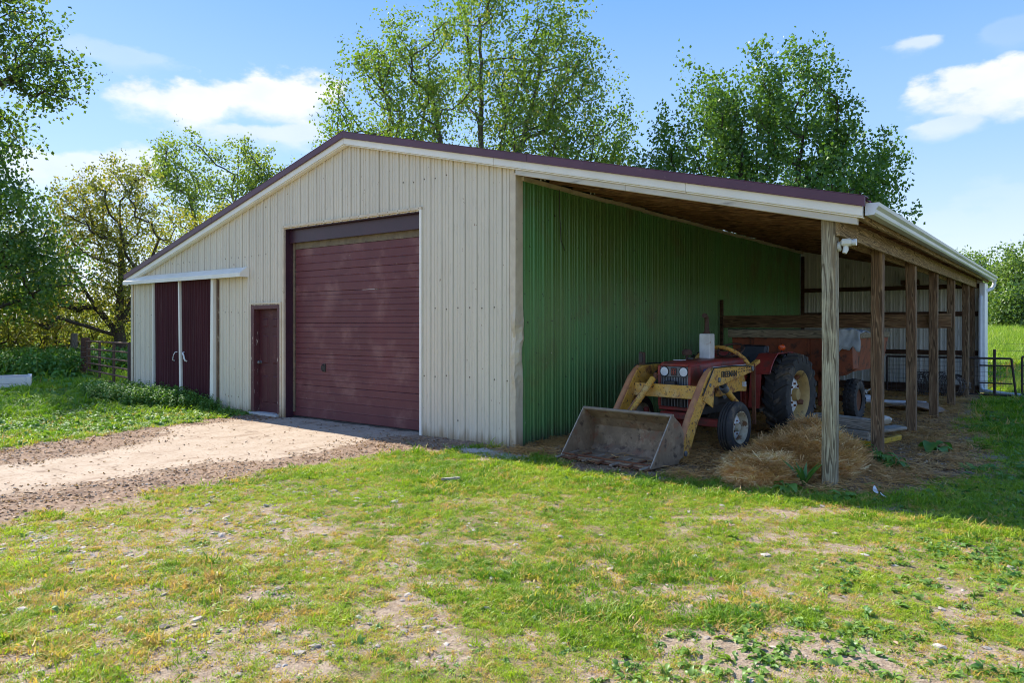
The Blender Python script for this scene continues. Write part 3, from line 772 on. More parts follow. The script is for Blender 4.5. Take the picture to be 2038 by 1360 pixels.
# --- lean-to frame
POST_Y = [0.0, 2.32, 4.76, 7.06, 9.40, 11.85, 13.06]
for i, y in enumerate(POST_Y):
    r = random.Random(i)
    mb = MB()
    tw = [r.uniform(-.008, .008) for _ in range(4)]
    n = 5; vs = []; fs = []
    for k in range(n):
        t = k / (n - 1); z = -.1 + t * 2.89
        ox = tw[0] * math.sin(t * 3) + tw[2] * t; oy = tw[1] * math.sin(t * 2.5)
        vs += [(4.0 + ox, y + oy, z), (4.138 + ox, y + oy, z), (4.138 + ox, y + .14 + oy, z), (4.0 + ox, y + .14 + oy, z)]
    for k in range(n - 1):
        for j in range(4): fs.append((k * 4 + j, k * 4 + (j + 1) % 4, k * 4 + 4 + (j + 1) % 4, k * 4 + 4 + j))
    fs.append(tuple((n - 1) * 4 + j for j in range(4)))
    mb.add(vs, fs); mb.build('post', M['post'] if i == 0 else M['post_dark'], barn, bevel=.008)
for y0, y1 in ((.0, 7.12), (7.125, 13.3)):
    MB().box(4.141, 4.183, y0, y1, 2.605, 2.80).build('header_beam', M['beam'], barn, bevel=.004)
    MB().box(3.955, 3.997, max(y0, .16), y1, 2.605, 2.80).build('header_beam', M['beam'], barn, bevel=.004)
y = .06
while y < 13.3:
    mb = MB(); x0, x1 = .10, 4.34
    mb.prism([(x0, zr1(x0) - .285), (x1, zr1(x1) - .225), (x1, zr1(x1) - .085), (x0, zr1(x0) - .085)], 1, y, y + .042)
    mb.build('rafter', M['rafter'], barn, bevel=.003); y += .61
for k in range(8):
    x = .25 + k * .585
    MB().prism([(x, zr1(x) - .083), (x + .09, zr1(x + .09) - .083), (x + .09, zr1(x + .09) - .045), (x, zr1(x) - .045)], 1, -.055, 13.4).build('purlin', M['rafter'], barn)
# plank ceiling between rafters: boards that run with the slope
for k in range(14):
    y0 = -.05 + k * .97
    MB().prism([(.1, zr1(.1) - .042), (4.38, zr1(4.38) - .042), (4.38, zr1(4.38) - .028), (.1, zr1(.1) - .028)], 1, y0, y0 + .962).build('roof_board', M['rafter'], barn)
for zz, hgt in ((2.65, .11), (1.97, .12), (1.0, .115)):
    MB().box(.04, 4.28, 13.135, 13.175, zz - hgt / 2, zz + hgt / 2).build('girt', M['girt'], barn, bevel=.003)
MB().box(.04, 4.25, 13.125, 13.178, -.1, .20).build('skirt_board', M['girt'], barn)
MB().box(.03, .10, 13.08, 13.17, 0, 3.6).build('girt', M['girt'], barn)
MB().box(2.55, 2.95, 12.9, 13.12, 2.72, 2.84).build('ledge', M['girt'], barn)
for q in ((2.60, 3.05, 1.0),):
    pass
# back end: white flashing where the back wall meets the open side
MB().box(4.24, 4.36, 13.05, 13.75, .05, 2.72).build('end_flashing', M['spout'], barn, bevel=.01)
# gutter, with end cap, K profile
gp = [(4.43, 2.90), (4.43, 2.78), (4.51, 2.78), (4.525, 2.80), (4.53, 2.835), (4.555, 2.865), (4.56, 2.90), (4.548, 2.90), (4.545, 2.868), (4.52, 2.838), (4.513, 2.806), (4.505, 2.79), (4.44, 2.79), (4.44, 2.90)]
gu = MB(); gu.prism(gp, 1, -.04, 14.0); gu = gu.build('gutter', M['galv'], barn)
MB().prism(gp[:7], 1, -.048, -.041).build('end_cap', M['spout'], gu)
MB().prism(gp[:7], 1, 14.001, 14.01).build('end_cap', M['spout'], gu)
MB().prism([(4.345, 2.75), (4.385, 2.75), (4.425, 2.93), (4.345, 2.93)], 1, -.02, 13.7).build('eave_board', M['beam'], barn)
ds = MB(); ds.tube([(4.49, 13.85, 2.80), (4.49, 13.85, 2.70), (4.44, 13.80, 2.60), (4.30, 13.45, 2.50), (4.27, 13.2, 2.42), (4.27, 13.0, 2.36), (4.27, 12.95, 2.2), (4.27, 12.95, .30), (4.29, 12.93, .16), (4.36, 12.9, .10), (4.8, 12.75, .06), (5.3, 12.55, .05)], .045, 10); ds.build('downspout', M['spout'], barn, smooth=True)
# security light on the first post
sl = thing('security_light', 'small white security light fixed to the front wooden post of the lean-to', 'light', (4.19, .10, 2.50))
MB().lathe([(0, 0), (.05, 0), (.05, .02), (.03, .03)], (-.045, .0, 0.0), 0, 14).build('mounting_plate', M['lamp_white'], sl)
a = MB(); a.box(-.015, .09, -.055, .05, .0, .075); a.build('lamp_head', M['lamp_white'], sl, bevel=.018)
MB().lathe([(.032, 0), (.036, .04), (0, .045)], (.088, 0, .035), 0, 14).build('lamp_face', M['lens'], sl, smooth=True)
a = MB(); a.tube([(.03, -.01, .0), (.03, -.02, -.04), (.02, -.03, -.075)], [.024, .028, .022], 10); a.build('motion_sensor', M['lamp_white'], sl, smooth=True)
# pole and rail nailed across the stall
hp = thing('stall_rail', 'long brown board nailed across the lean-to from a dark pole by the green wall', 'rail', (0, 7.2, 0))
MB().box(.035, .10, -.02, .045, 0, 2.23).build('pole', M['girt'], hp, bevel=.006)
MB().box(.10, 4.33, .012, .05, 1.63, 1.89).build('board', wood('rail_board', (.32, .19, .09), (.19, .10, .05), (.40, .27, .14), 0, .8), hp, bevel=.004)

# ------------------------------------------------------------------ tractor with front loader (forward = local -Y)
T = thing('tractor', 'faded red tractor with a rusty yellow front loader parked in the lean-to', 'tractor', (1.93, 3.25, 0), (0, 0, R_(-5.3)))
def wheel_rear(x, sgn):
    yc, zc, Rt = .30, .625, .625
    w = .18
    prof = [(.36, -w * .80), (.40, -w * .95), (.50, -w * 1.02), (.565, -w * .96), (.585, -w * .80), (.592, 0), (.585, w * .80), (.565, w * .96), (.50, w * 1.02), (.40, w * .95), (.36, w * .80)]
    t = MB().lathe(prof, (x, yc, zc), 0, 48)
    nl = 20
    for k in range(nl):           # chevron lugs
        for side in (-1, 1):
            a0 = 2 * math.pi * (k + (.5 if side > 0 else 0)) / nl
            P = []
            for (u, da) in ((0.012, 0), (.55, .12), (1.0, .22)):
                xx = u * w * side
                for dw in (-.045, .045):
                    for rr in (.582 if u < .9 else .555, .634 - (.0 if u < .9 else .025)):
                        a = a0 + da * (1) + dw * (1 if u > .5 else 1.25)
                        P.append((x + xx, yc + rr * math.sin(a), zc + rr * math.cos(a)))
            # 3 stations x 4 pts (dw-,in),(dw-,out),(dw+,in),(dw+,out)
            f = []
            for s_ in range(2):
                o = s_ * 4; n = o + 4
                f += [(o + 1, n + 1, n + 3, o + 3), (o, n, n + 1, o + 1), (o + 3, n + 3, n + 2, o + 2)]
            f += [(8, 9, 11, 10), (0, 2, 3, 1)]
            t.add(P, f)
            # shoulder piece down the sidewall
            a = a0 + .24
            q = []
            for rr, xx in ((.612, w * 1.0), (.50, w * 1.05)):
                for dw in (-.05, .04):
                    q.append((x + side * xx, yc + rr * math.sin(a + dw), zc + rr * math.cos(a + dw)))
                    q.append((x + side * (xx - .03), yc + rr * math.sin(a + dw), zc + rr * math.cos(a + dw)))
            t.add(q, [(0, 2, 6, 4), (0, 4, 5, 1), (2, 3, 7, 6), (4, 6, 7, 5)])
    ob = MB().lathe([(.02, -.07), (.10, -.09), (.10, .10), (.085, .125), (0, .125)], (x, yc, zc), 0, 20).build('rear_wheel', M['rimyellow'], T, smooth=True)
    t.build('tyre', M['tyre'], ob, smooth=True)
    MB().lathe([(.30, -.13), (.365, -.15), (.372, -.155), (.372, -.14), (.33, -.10), (.32, 0), (.33, .10), (.372, .14), (.375, .155), (.365, .152), (.318, .105), (.305, .0), (.30, -.13)], (x, yc, zc), 0, 40).build('rim', M['rimyellow'], ob, smooth=True)
    MB().lathe([(.305, .0 * sgn), (.28, .015 * sgn), (.20, .055 * sgn), (.14, .06 * sgn), (.0, .06 * sgn)], (x, yc, zc), 0, 32).build('disc', M['rimwhite'], ob, smooth=True)
    for k in range(8):
        a = 2 * math.pi * k / 8
        MB().lathe([(.018, .055 * sgn), (.018, .085 * sgn), (0, .085 * sgn)], (x, yc + .165 * math.sin(a), zc + .165 * math.cos(a)), 0, 6).build('wheel_bolt', M['rust'], ob)
    for k in range(4):
        a = 2 * math.pi * (k + .3) / 4
        mb = MB(); p = (x + .03 * sgn, yc + .26 * math.sin(a), zc + .26 * math.cos(a)); q = (x + .07 * sgn, yc + .325 * math.sin(a), zc + .325 * math.cos(a))
        mb.bar(p, q, .07, .06, (1, 0, 0)); mb.build('rim_clamp', M['rust'], ob, bevel=.006)
    return ob
wheel_rear(.68, 1); wheel_rear(-.68, -1)

def wheel_front(x, sgn):
    yc, zc = -1.72, .335; w = .092
    prof = [(.205, -w * .75), (.235, -w), (.285, -w * 1.05), (.318, -w * .92), (.333, -w * .7)]
    # circumferential ribs on the tread
    for u in (-.55, -.50, -.2, -.15, .15, .2, .50, .55):
        prof.append((.336 if int(abs(u) * 100) in (50, 15) else .336, u * w)) if False else None
    tread = [(.337, -.68), (.337, -.48), (.322, -.44), (.322, -.34), (.339, -.30), (.339, -.08), (.323, -.05), (.323, .05), (.339, .08), (.339, .30), (.322, .34), (.322, .44), (.337, .48), (.337, .68)]
    prof += [(r, u * w) for r, u in tread] + [(.333, w * .7), (.318, w * .92), (.285, w * 1.05), (.235, w), (.205, w * .75)]
    ob = MB().lathe([(.0, -.05), (.055, -.05), (.055, .045 * 1), (.05, .07), (0, .075)], (x, yc, zc), 0, 16).build('front_wheel', M['rim'], T, smooth=True)
    MB().lathe(prof, (x, yc, zc), 0, 40).build('tyre', M['tyre'], ob, smooth=True)
    MB().lathe([(.185, -.085), (.212, -.09), (.214, -.08), (.19, -.06), (.18, 0), (.19, .06), (.214, .08), (.216, .092), (.208, .092), (.182, .065), (.172, .0), (.185, -.085)], (x, yc, zc), 0, 36).build('rim', M['rim'], ob, smooth=True)
    MB().lathe([(.178, -.01 * sgn), (.15, .01 * sgn), (.11, .03 * sgn), (.055, .03 * sgn)], (x, yc, zc), 0, 28).build('disc', M['rimwhite'], ob, smooth=True)
    for k in range(6):
        a = 2 * math.pi * k / 6
        MB().lathe([(.012, .028 * sgn), (.012, .045 * sgn), (0, .045 * sgn)], (x, yc + .085 * math.sin(a), zc + .085 * math.cos(a)), 0, 6).build('wheel_bolt', M['rust'], ob)
    return ob
wheel_front(.755, 1); wheel_front(-.755, -1)

# body: hood, cowl, grille
hood = MB()
def section(y, hw, zt, zb, r=.07):
    p = [(-hw, zb), (-hw, zt - r)]
    for k in range(1, 5): a = math.pi - k * math.pi / 8; p.append((-hw + r + r * math.cos(a), zt - r + r * math.sin(a)))
    p += [(-x, z) for x, z in p[:0:-1]] + [(hw, zb)]
    return [(x, y, z) for x, z in p]
secs_ = [section(-1.96, .235, 1.16, .86), section(-1.93, .25, 1.175, .86), section(-1.2, .25, 1.195, .86), section(-.35, .25, 1.195, .86), section(-.20, .24, 1.185, .86), section(-.12, .20, 1.15, .86)]
n = len(secs_[0]); vs = [p for s_ in secs_ for p in s_]; fs = []
for k in range(len(secs_) - 1):
    for j in range(n - 1): fs.append((k * n + j, k * n + j + 1, (k + 1) * n + j + 1, (k + 1) * n + j))
fs.append(tuple((len(secs_) - 1) * n + j for j in range(n)))
hood.add(vs, fs); hood.build('hood', M['red'], T, smooth=True)
MB().tube([(-.02, -1.5, 1.20), (-.02, -1.5, 1.225)], .045, 12).build('radiator_cap', M['black'], T, smooth=True)
MB().box(-.16, -.03, -1.72, -1.60, 1.188, 1.196).build('paper_scrap', M['litter'], T)
gr = MB(); # surround: side posts, top, bottom
for s_ in (-1, 1): gr.box(s_ * .235 - .022, s_ * .235 + .022, -1.985, -1.70, .56, 1.13)
gr.box(-.213, .213, -1.985, -1.90, 1.118, 1.158); gr.box(-.24, .24, -1.99, -1.75, .515, .565); gr.box(-.213, .213, -1.975, -1.90, .835, .86)
gr = gr.build('grille', M['red'], T, bevel=.016)
MB().box(-.212, .212, -1.935, -1.925, .56, 1.12).build('radiator', M['black'], gr)
MB().box(-.212, .212, -1.975, -1.945, .975, 1.116).build('lamp_panel', M['grey'], gr, bevel=.006)
for s_ in (-1, 1):
    MB().lathe([(.0, 0), (.045, -.004), (.060, -.001), (.060, .02)], (s_ * .148, -1.982, 1.046), 1, 24).build('headlight', M['lens'], gr, smooth=True)
    MB().lathe([(.060, -.004), (.072, -.006), (.076, .01), (.060, .01)], (s_ * .148, -1.978, 1.046), 1, 24).build('headlight_ring', M['black'], gr, smooth=True)
MB().box(-.048, .048, -1.982, -1.976, .99, 1.10).build('emblem_plate', M['black'], gr, bevel=.004)
em = MB(); em.box(-.007, .007, -1.988, -1.983, 1.005, 1.088); em.box(-.03, .03, -1.988, -1.983, 1.005, 1.015); em.box(-.03, .03, -1.988, -1.983, 1.078, 1.088)
for s_ in (-1, 1): em.box(s_ * .028 - .006, s_ * .028 + .006, -1.988, -1.983, 1.022, 1.072)
em.box(-.03, .03, -1.987, -1.983, 1.041, 1.051); em.build('emblem', M['print_red'], gr)
for k in range(17):
    x = -.20 + k * .025
    MB().box(x - .006, x + .006, -1.962, -1.935, .862, .972).build('grille_bar', M['grey'], gr) if k % 2 == 0 or True else None
    MB().box(x - .006, x + .006, -1.962, -1.935, .567, .833).build('grille_bar', M['black'] if k % 2 else M['grey'], gr)
# engine, gearbox, axle
eng = MB(); eng.box(-.16, .16, -1.9, -.3, .42, .86); eng.box(-.21, .21, -1.55, -.6, .55, .82); eng.tube([(.2, -1.3, .78), (.2, -.7, .78)], .05, 8); eng.box(.19, .28, -1.45, -1.25, .55, .72)
for k in range(4): eng.tube([(.16, -1.4 + k * .2, .80), (.24, -1.4 + k * .2, .80), (.24, -1.4 + k * .2, .70)], .025, 8)
eng.build('engine', M['black'], T, bevel=.012)
MB().lathe([(0, -.03), (.07, -.03), (.07, .05), (.04, .06), (0, .06)], (.27, -1.12, .70), 0, 16).build('generator', M['grey'], T, smooth=True)
tr = MB(); tr.box(-.17, .17, -.3, .55, .36, .86); tr.box(-.30, .30, .15, .48, .42, .80); tr.tube([(-.62, .30, .625), (.62, .30, .625)], .10, 12); tr.build('gearbox', M['red'], T, bevel=.02)
MB().prism([(-.28, .44), (.05, .40), (.05, .66), (-.28, .74)], 0, .17, .24).build('clutch_cover', M['red'], T, bevel=.015)
ax = MB(); ax.bar((-.64, -1.72, .36), (.64, -1.72, .36), .10, .10); ax.box(-.12, .12, -1.86, -1.58, .28, .46)
for s_ in (-1, 1): ax.tube([(s_ * .60, -1.72, .50), (s_ * .60, -1.72, .28)], .04, 8); ax.tube([(s_ * .60, -1.72, .335), (s_ * .72, -1.72, .335)], .03, 8)
ax.build('front_axle', M['red'], T, bevel=.01)
MB().tube([(-.5, -1.55, .38), (.5, -1.55, .38)], .018, 8).build('tie_rod', M['rust'], T)
MB().box(-.20, .20, -2.02, -1.72, .40, .50).build('front_bolster', M['red'], T, bevel=.015)
# muffler and exhaust, steering, seat, fenders
MB().box(-.085, .085, -1.13, -.97, 1.195, 1.56).build('muffler_shield', M['muffler'], T, bevel=.012)
MB().tube([(0, -1.05, 1.56), (0, -1.05, 1.60), (0, -1.05, 1.74), (.0, -1.06, 1.79), (.0, -1.09, 1.82), (.0, -1.13, 1.825)], [.06, .036, .032, .032, .034, .036], 10).build('exhaust_pipe', M['brownpipe'], T, smooth=True)
MB().tube([(-.15, -1.36, 1.19), (-.15, -1.36, 1.26), ], [.02, .02], 8).add(*(lambda m: (m.v, m.f))(MB().lathe([(0, .0), (.07, .005), (.075, .05), (.05, .085), (0, .09)], (-.15, -1.36, 1.25), 2, 14))).build('air_cleaner', M['brownpipe'], T, smooth=True)
st = MB()
ang = R_(28); cx_, cy_, cz_ = 0, -.30, 1.30
pts = []
for k in range(25):
    a = 2 * math.pi * k / 24
    pts.append((cx_ + .20 * math.cos(a), cy_ + .20 * math.sin(a) * math.cos(ang), cz_ - .20 * math.sin(a) * -math.sin(ang)))
st.tube(pts, .016, 6, cap=False)
for k in range(3):
    a = 2 * math.pi * k / 3 + .5
    st.tube([(cx_, cy_, cz_ - .03), (cx_ + .20 * math.cos(a), cy_ + .20 * math.sin(a) * math.cos(ang), cz_ + .20 * math.sin(a) * math.sin(ang))], .010, 5)
st.tube([(0, -.28, 1.30), (0, -.5, 1.12)], .022, 6); st.build('steering_wheel', M['brownpipe'], T, smooth=True)
MB().box(-.22, .22, -.22, -.10, 1.02, 1.20).build('dash', M['black'], T, bevel=.02)
se = MB(); se.box(-.21, .21, .08, .46, .98, 1.06); se = se.build('seat', M['seat'], T, bevel=.03)
bk = MB(); bk.prism([(.40, 1.04), (.47, 1.04), (.55, 1.36), (.49, 1.37)], 0, -.22, .22); bk.build('seat_back', M['seat'], se, bevel=.03)
MB().box(-.06, .06, .12, .40, .80, .98).build('seat_post', M['black'], se)
MB().prism([(.47, 1.02), (.50, 1.02), (.58, 1.34), (.55, 1.35)], 0, .19, .225).build('seat_rail', M['grey'], se)
for s_ in (-1, 1):
    fe = MB(); out = []; inn = []
    for k in range(10):
        a = R_(-62 + k * 11.5)
        out.append((.30 + .70 * math.sin(a), .625 + .70 * math.cos(a)))
    P = []; 
    for (y, z) in out: P += [(s_ * .33, y, min(z, 1.25)), (s_ * .62, y, min(z, 1.25))]
    F = [(2 * k, 2 * k + 1, 2 * k + 3, 2 * k + 2) for k in range(9)]
    fe.add(P, F)
    P2 = [(s_ * .33, y, min(z, 1.25)) for y, z in out] + [(s_ * .33, y * .9 + .03, .70) for y, z in out]
    fe.add(P2, [(k, k + 1, k + 11, k + 10) for k in range(9)])
    # front apron
    fe.add([(s_ * .33, -.32, .95), (s_ * .50, -.32, .95), (s_ * .50, -.40, .45), (s_ * .33, -.40, .45)], [(0, 1, 2, 3)])
    fo = fe.build('fender', M['red'], T, solid=.008)
    MB().tube([(s_ * .62, y, min(z, 1.25) + .008) for y, z in out], .012, 6).build('fender_lip', M['red'], fo)
wl = MB().lathe([(0, -.05), (.04, -.045), (.052, -.01), (.052, .01), (.04, .045), (0, .05)], (.50, .42, 1.335), 1, 16).build('warning_lamp', M['orange_lens'], T, smooth=True)
MB().tube([(.50, .42, 1.25), (.50, .42, 1.29)], .012, 6).build('lamp_stem', M['black'], wl)

# badge on the hood side
bd = MB(); bd.box(.2495, .256, -1.62, -1.42, .985, 1.075); bd = bd.build('badge', M['blue'], T, bevel=.01)
def lettering(txt, size, loc, parent, mat, name='lettering', xs=1.0, shear=0.0):
    cu = bpy.data.curves.new(name, 'FONT'); cu.body = txt; cu.size = size; cu.extrude = .0012; cu.align_x = 'LEFT'; cu.shear = shear
    cu.offset = .0025
    o = bpy.data.objects.new(name, cu); C.objects.link(o); o.parent = parent
    cu.materials.append(mat)
    bpy.context.view_layer.update(); dg = bpy.context.evaluated_depsgraph_get()
    me = bpy.data.meshes.new_from_object(o.evaluated_get(dg))
    bpy.data.objects.remove(o)
    # lay the letters on the outward (+X) face, reading towards the rear
    for v in me.vertices: v.co = (loc[0] + v.co.z, loc[1] + v.co.x * xs, loc[2] + v.co.y)
    me.materials.clear(); me.materials.append(mat)
    o = bpy.data.objects.new(name, me); C.objects.link(o); o.parent = parent
    return o
lettering('454', .07, (.2575, -1.595, 1.005), bd, M['print_white'], xs=1.15)

# --- loader
AX = .55
def arm(sgn):
    x0, x1 = (AX - .045) * sgn, (AX + .045) * sgn
    if x0 > x1: x0, x1 = x1, x0
    # boom: tapered beam + bent front leg, profile (y,z)
    prof = [(-.80, 1.115), (-1.95, 1.115), (-2.08, 1.08), (-2.19, .98), (-2.56, .52), (-2.86, .10), (-2.80, .02), (-2.68, .0), (-2.62, .05), (-2.40, .43), (-2.05, .83), (-1.90, .865), (-1.70, .885), (-.80, 1.02)]
    a = MB().prism(prof, 0, x0, x1)
    a = a.build('loader_arm', M['yellow'], T, bevel=.008)
    # rolled tube along the leg's front edge, rusty
    MB().tube([(AX * sgn, -2.84, .10), (AX * sgn, -2.56, .53), (AX * sgn, -2.22, .95), (AX * sgn, -2.09, 1.06), (AX * sgn, -2.02, 1.095)], [.045, .043, .04, .036, .03], 10).build('arm_tube', M['yrust'], a, smooth=True)
    MB().prism([(-2.30, .72), (-2.02, .60), (-1.98, .84), (-2.12, .98)], 0, (AX + .046) * sgn if sgn > 0 else (AX + .056) * sgn, (AX + .056) * sgn if sgn > 0 else (AX + .046) * sgn).build('gusset', M['yellow'], a, bevel=.003)
    # return bar up to the seat side
    MB().bar((AX * sgn, -.80, 1.09), (AX * sgn, -.55, 1.16), .07, .05).build('arm_tail', M['yellow'], a, bevel=.005)
    # mounting frame plate below
    fr = MB().prism([(-1.55, .99 - .02), (-.80, .985), (-.70, .80), (-.72, .72), (-.95, .74), (-1.55, .70)], 0, (AX - .16) * sgn if sgn > 0 else (AX - .10) * sgn, (AX - .10) * sgn if sgn > 0 else (AX - .16) * sgn)
    fr = fr.build('loader_frame', M['yellow'], T, bevel=.006)
    MB().bar((AX * sgn + .02 * sgn, -.75, 1.13), (AX * sgn + .02 * sgn, -.72, .26), .055, .03, (0, 1, 0)).build('upright', M['rust'], fr, bevel=.004)
    MB().box(*sorted([(AX - .099) * sgn, (AX - .06) * sgn]), -.86, -.80, .80, .87).build('bolt_plate', M['lens'], fr)
    # lift cylinder
    cy = MB().tube([(AX * sgn, -1.62, .84), (AX * sgn, -1.08, .50)], .042, 12).build('lift_cylinder', M['yellow'], T, smooth=True)
    MB().tube([(AX * sgn, -1.86, .99 - .03), (AX * sgn, -1.62, .84)], .026, 10).build('cylinder_rod', M['black'], cy, smooth=True)
    MB().tube([(AX * sgn, -1.64, .855), (AX * sgn, -1.56, .80)], .056, 12).build('cylinder_head', M['grey'], cy, smooth=True)
    MB().tube([(AX * sgn, -1.08, .50), (AX * sgn, -.98, .44)], .030, 10).build('cylinder_eye', M['rust'], cy)
    return a
aN = arm(1); aF = arm(-1)
for a_, sgn in ((aN, 1), (aF, -1)):
    xs_ = (AX + .047) * sgn
    for (yy, zz, rr) in ((-.84, 1.065, .038), (-1.84, .955, .034), (-2.72, .09, .036), (-2.10, .90, .026)):
        MB().lathe([(rr, -.004), (rr, .012), (rr * .7, .018), (0, .018)], (xs_, yy, zz), 0, 14).build('pin', M['grey'], a_)
    mb = MB()
    for k in range(9):
        for zz in (0, 1): mb.lathe([(.008, -.002), (.008, .003), (0, .003)], (xs_, -1.28 + k * .05, 1.035 + .035 * zz + k * .0025), 0, 8)
    mb.build('bolt_heads', M['black'], a_, kind='stuff')
    MB().tube([(xs_ + .01 * sgn, -.9, 1.10), (xs_ + .012 * sgn, -1.5, 1.13), (xs_ + .01 * sgn, -2.0, 1.12), (xs_ + .012 * sgn, -2.3, .78)], .009, 6).build('hydraulic_line', M['black'], a_)
for s__ in (-1, 1):
    MB().box(*sorted((s__ * .2495, s__ * .2535)), -1.93, -1.90, .865, 1.11).build('hood_seam', M['black'], T)
    mb = MB()
    for k in range(6): mb.box(*sorted((s__ * .2495, s__ * .2545)), -.75, -.42, .90 + k * .03, .912 + k * .03)
    mb.build('louvres', M['black'], T, kind='stuff')
    MB().box(*sorted((s__ * .2495, s__ * .2525)), -1.35, -.30, 1.075, 1.095).build('hood_stripe', M['print_white'], T)
lettering('FREEMAN', .112, (AX + .049, -1.78, .985), aN, M['print_black'], xs=.95)
# cross member in front of the grille
cm = MB().prism([(-2.20, .71), (-2.08, .70), (-2.06, .87), (-2.18, .885)], 0, -.503, .503).build('cross_member', M['yellow'], T, bevel=.006)
MB().box(-.10, .06, -2.06, -1.995, .68, .92).build('cross_bracket', M['black'], cm, bevel=.006)
# bucket tilt cylinder off the cross member
tc_ = MB().tube([(-.22, -2.16, .95), (-.24, -2.50, .66)], .044, 12).build('tilt_cylinder', M['yellow'], T, smooth=True)
MB().tube([(-.24, -2.50, .66), (-.26, -2.80, .40)], .036, 10).build('cylinder_rod', M['yellow'], tc_, smooth=True)
MB().tube([(-.31, -2.14, .90), (-.33, -2.85, .36)], .014, 8).build('hydraulic_line', M['yrust'], tc_, smooth=True)
MB().tube([(-.22, -2.13, .93), (-.21, -2.09, 1.02)], .03, 8).build('cylinder_eye', M['rust'], tc_)
# lamp post on the far arm
lp = MB().box(-.60, -.52, -1.93, -1.87, 1.115, 1.30).build('lamp_bracket', M['brownpipe'], T, bevel=.006)
MB().box(-.59, -.53, -1.945, -1.93, 1.15, 1.28).build('lamp_glass', M['plastic_dark'], lp)
# hydraulic hoses: big yellow arch over the hood plus small black lines
arch = []
for k in range(13):
    t = k / 12; a = math.pi * (1.02 - 1.04 * t)
    arch.append((-.40 + .90 * t, -.72 - .06 * math.sin(math.pi * t), 1.10 + .26 * math.sin(max(0, min(math.pi, math.pi * t))) ** .7))
MB().tube(arch, .028, 9).build('hydraulic_hose', M['yellow'], T, smooth=True)
MB().tube([(.45, -1.0, 1.0), (.35, -1.2, .82), (.30, -1.5, .78), (.42, -1.75, .82)], .013, 6).build('hydraulic_hose', M['black'], T, smooth=True)
MB().tube([(-.45, -1.3, 1.0), (-.40, -1.75, 1.04), (-.30, -2.0, 1.0), (-.24, -2.1, .96)], .013, 6).build('hydraulic_hose', M['black'], T, smooth=True)
MB().tube([(-.42, -1.2, 1.0), (-.38, -1.6, .98), (-.28, -1.95, .93), (-.30, -2.1, .9)], .013, 6).build('hydraulic_hose', M['grey'], T, smooth=True)
# --- bucket: curled shell, two cheeks, lip with tines
BW = .655
shell_in = [(-3.60, .050), (-3.02, .035), (-2.93, .12), (-2.905, .36), (-2.97, .47), (-3.115, .585)]
shell_out = [(-3.125, .600), (-2.955, .478), (-2.885, .365), (-2.91, .11), (-3.01, .015), (-3.60, .025)]
bkt = MB().prism(shell_in + shell_out, 0, -BW, BW).build('bucket', M['bucket'], T)
for s_ in (-1, 1):
    MB().prism([(-3.60, .03), (-3.01, .012), (-2.90, .11), (-2.875, .365), (-2.95, .485), (-3.125, .605), (-3.16, .58)], 0, s_ * BW - .009, s_ * BW + .009).build('bucket_cheek', M['bucket'], bkt)
    MB().bar((s_ * BW, -3.605, .035), (s_ * BW, -3.145, .60), .022, .012, (1, 0, 0)).build('cheek_edge', M['edge'], bkt)
    MB().box(*sorted((s_ * .50, s_ * .60)), -2.93, -2.76, .04, .26).build('bucket_hinge', M['bucket'], bkt, bevel=.006)
MB().tube([(-BW - .01, -3.125, .598), (BW + .01, -3.125, .598)], .024, 10).build('top_lip', M['edge'] if False else pbr('mud_lip', (.27, .21, .15), (.18, .135, .095), 9, rough=.6, bmp=.3, layers=[((.35, .30, .24), 16, .6, .7)]), bkt, smooth=True)
MB().box(-BW - .02, BW, -3.66, -3.57, .018, .032).build('cutting_edge', M['rust'], bkt, bevel=.003)
for k in range(7):
    x = -.62 + k * .205
    MB().bar((x, -3.30, .058), (x - .01, -3.74, .035), .035, .022).build('tooth', M['rust'] if k % 2 else M['edge'], bkt, bevel=.005)
MB().bar((-.66, -3.58, .065), (.62, -3.52, .055), .03, .02).build('lip_bar', M['rust'], bkt, bevel=.004)

# ------------------------------------------------------------------ wagon behind the tractor
Wg = thing('wagon', 'rust orange farm wagon with a wooden top rail standing behind the tractor', 'wagon', (2.1, 5.0, 0), (0, 0, R_(-3)))
# local: front panel at y=0, body runs to y=2.3
bw0, bw1 = -.92, .98
body = MB()
body.add([(bw0, 0, .90), (bw1, 0, .90), (bw1 + .10, .0, 1.46), (bw0 - .05, .0, 1.46), (bw0, 2.3, .90), (bw1, 2.3, .90), (bw1 + .10, 2.3, 1.46), (bw0 - .05, 2.3, 1.46)],
         [(0, 1, 2, 3), (5, 4, 7, 6), (1, 5, 6, 2), (4, 0, 3, 7), (0, 4, 5, 1)])
body.build('box', M['orange'], Wg, solid=.012)
for x in (-.6, -.1, .4, .86):
    MB().box(x - .02, x + .02, -.035, -.008, .88, 1.45).build('stake', M['orange'], Wg, bevel=.004)
MB().box(bw0 - .10, .78, -.085, -.012, 1.462, 1.60).build('top_rail', M['railwood'], Wg, bevel=.006)
MB().box(bw0 - .10, .78, -.085, .30, 1.602, 1.618).build('top_sheet', M['black'], Wg)
MB().box(bw1 + .07, bw1 + .13, 0.03, 2.3, 1.462, 1.56).build('top_rail', M['railwood'], Wg, bevel=.006)
ch = MB(); ch.box(-.25, -.17, -.55, 2.3, .70, .82); ch.box(.17, .25, -.55, 2.3, .70, .82); ch.bar((-.20, -.5, .74), (0, -2.0, .45), .06, .06); ch.bar((.20, -.5, .74), (0, -2.0, .45), .06, .06)
ch.box(bw0 + .1, bw1 - .1, -.02, .05, .74, .90); ch.box(.55, .80, -.02, .03, .32, .90); ch.build('chassis', M['orange'], Wg, bevel=.006)
MB().box(-.85, .85, .82, .92, .34, .44).build('axle', M['rust'], Wg)
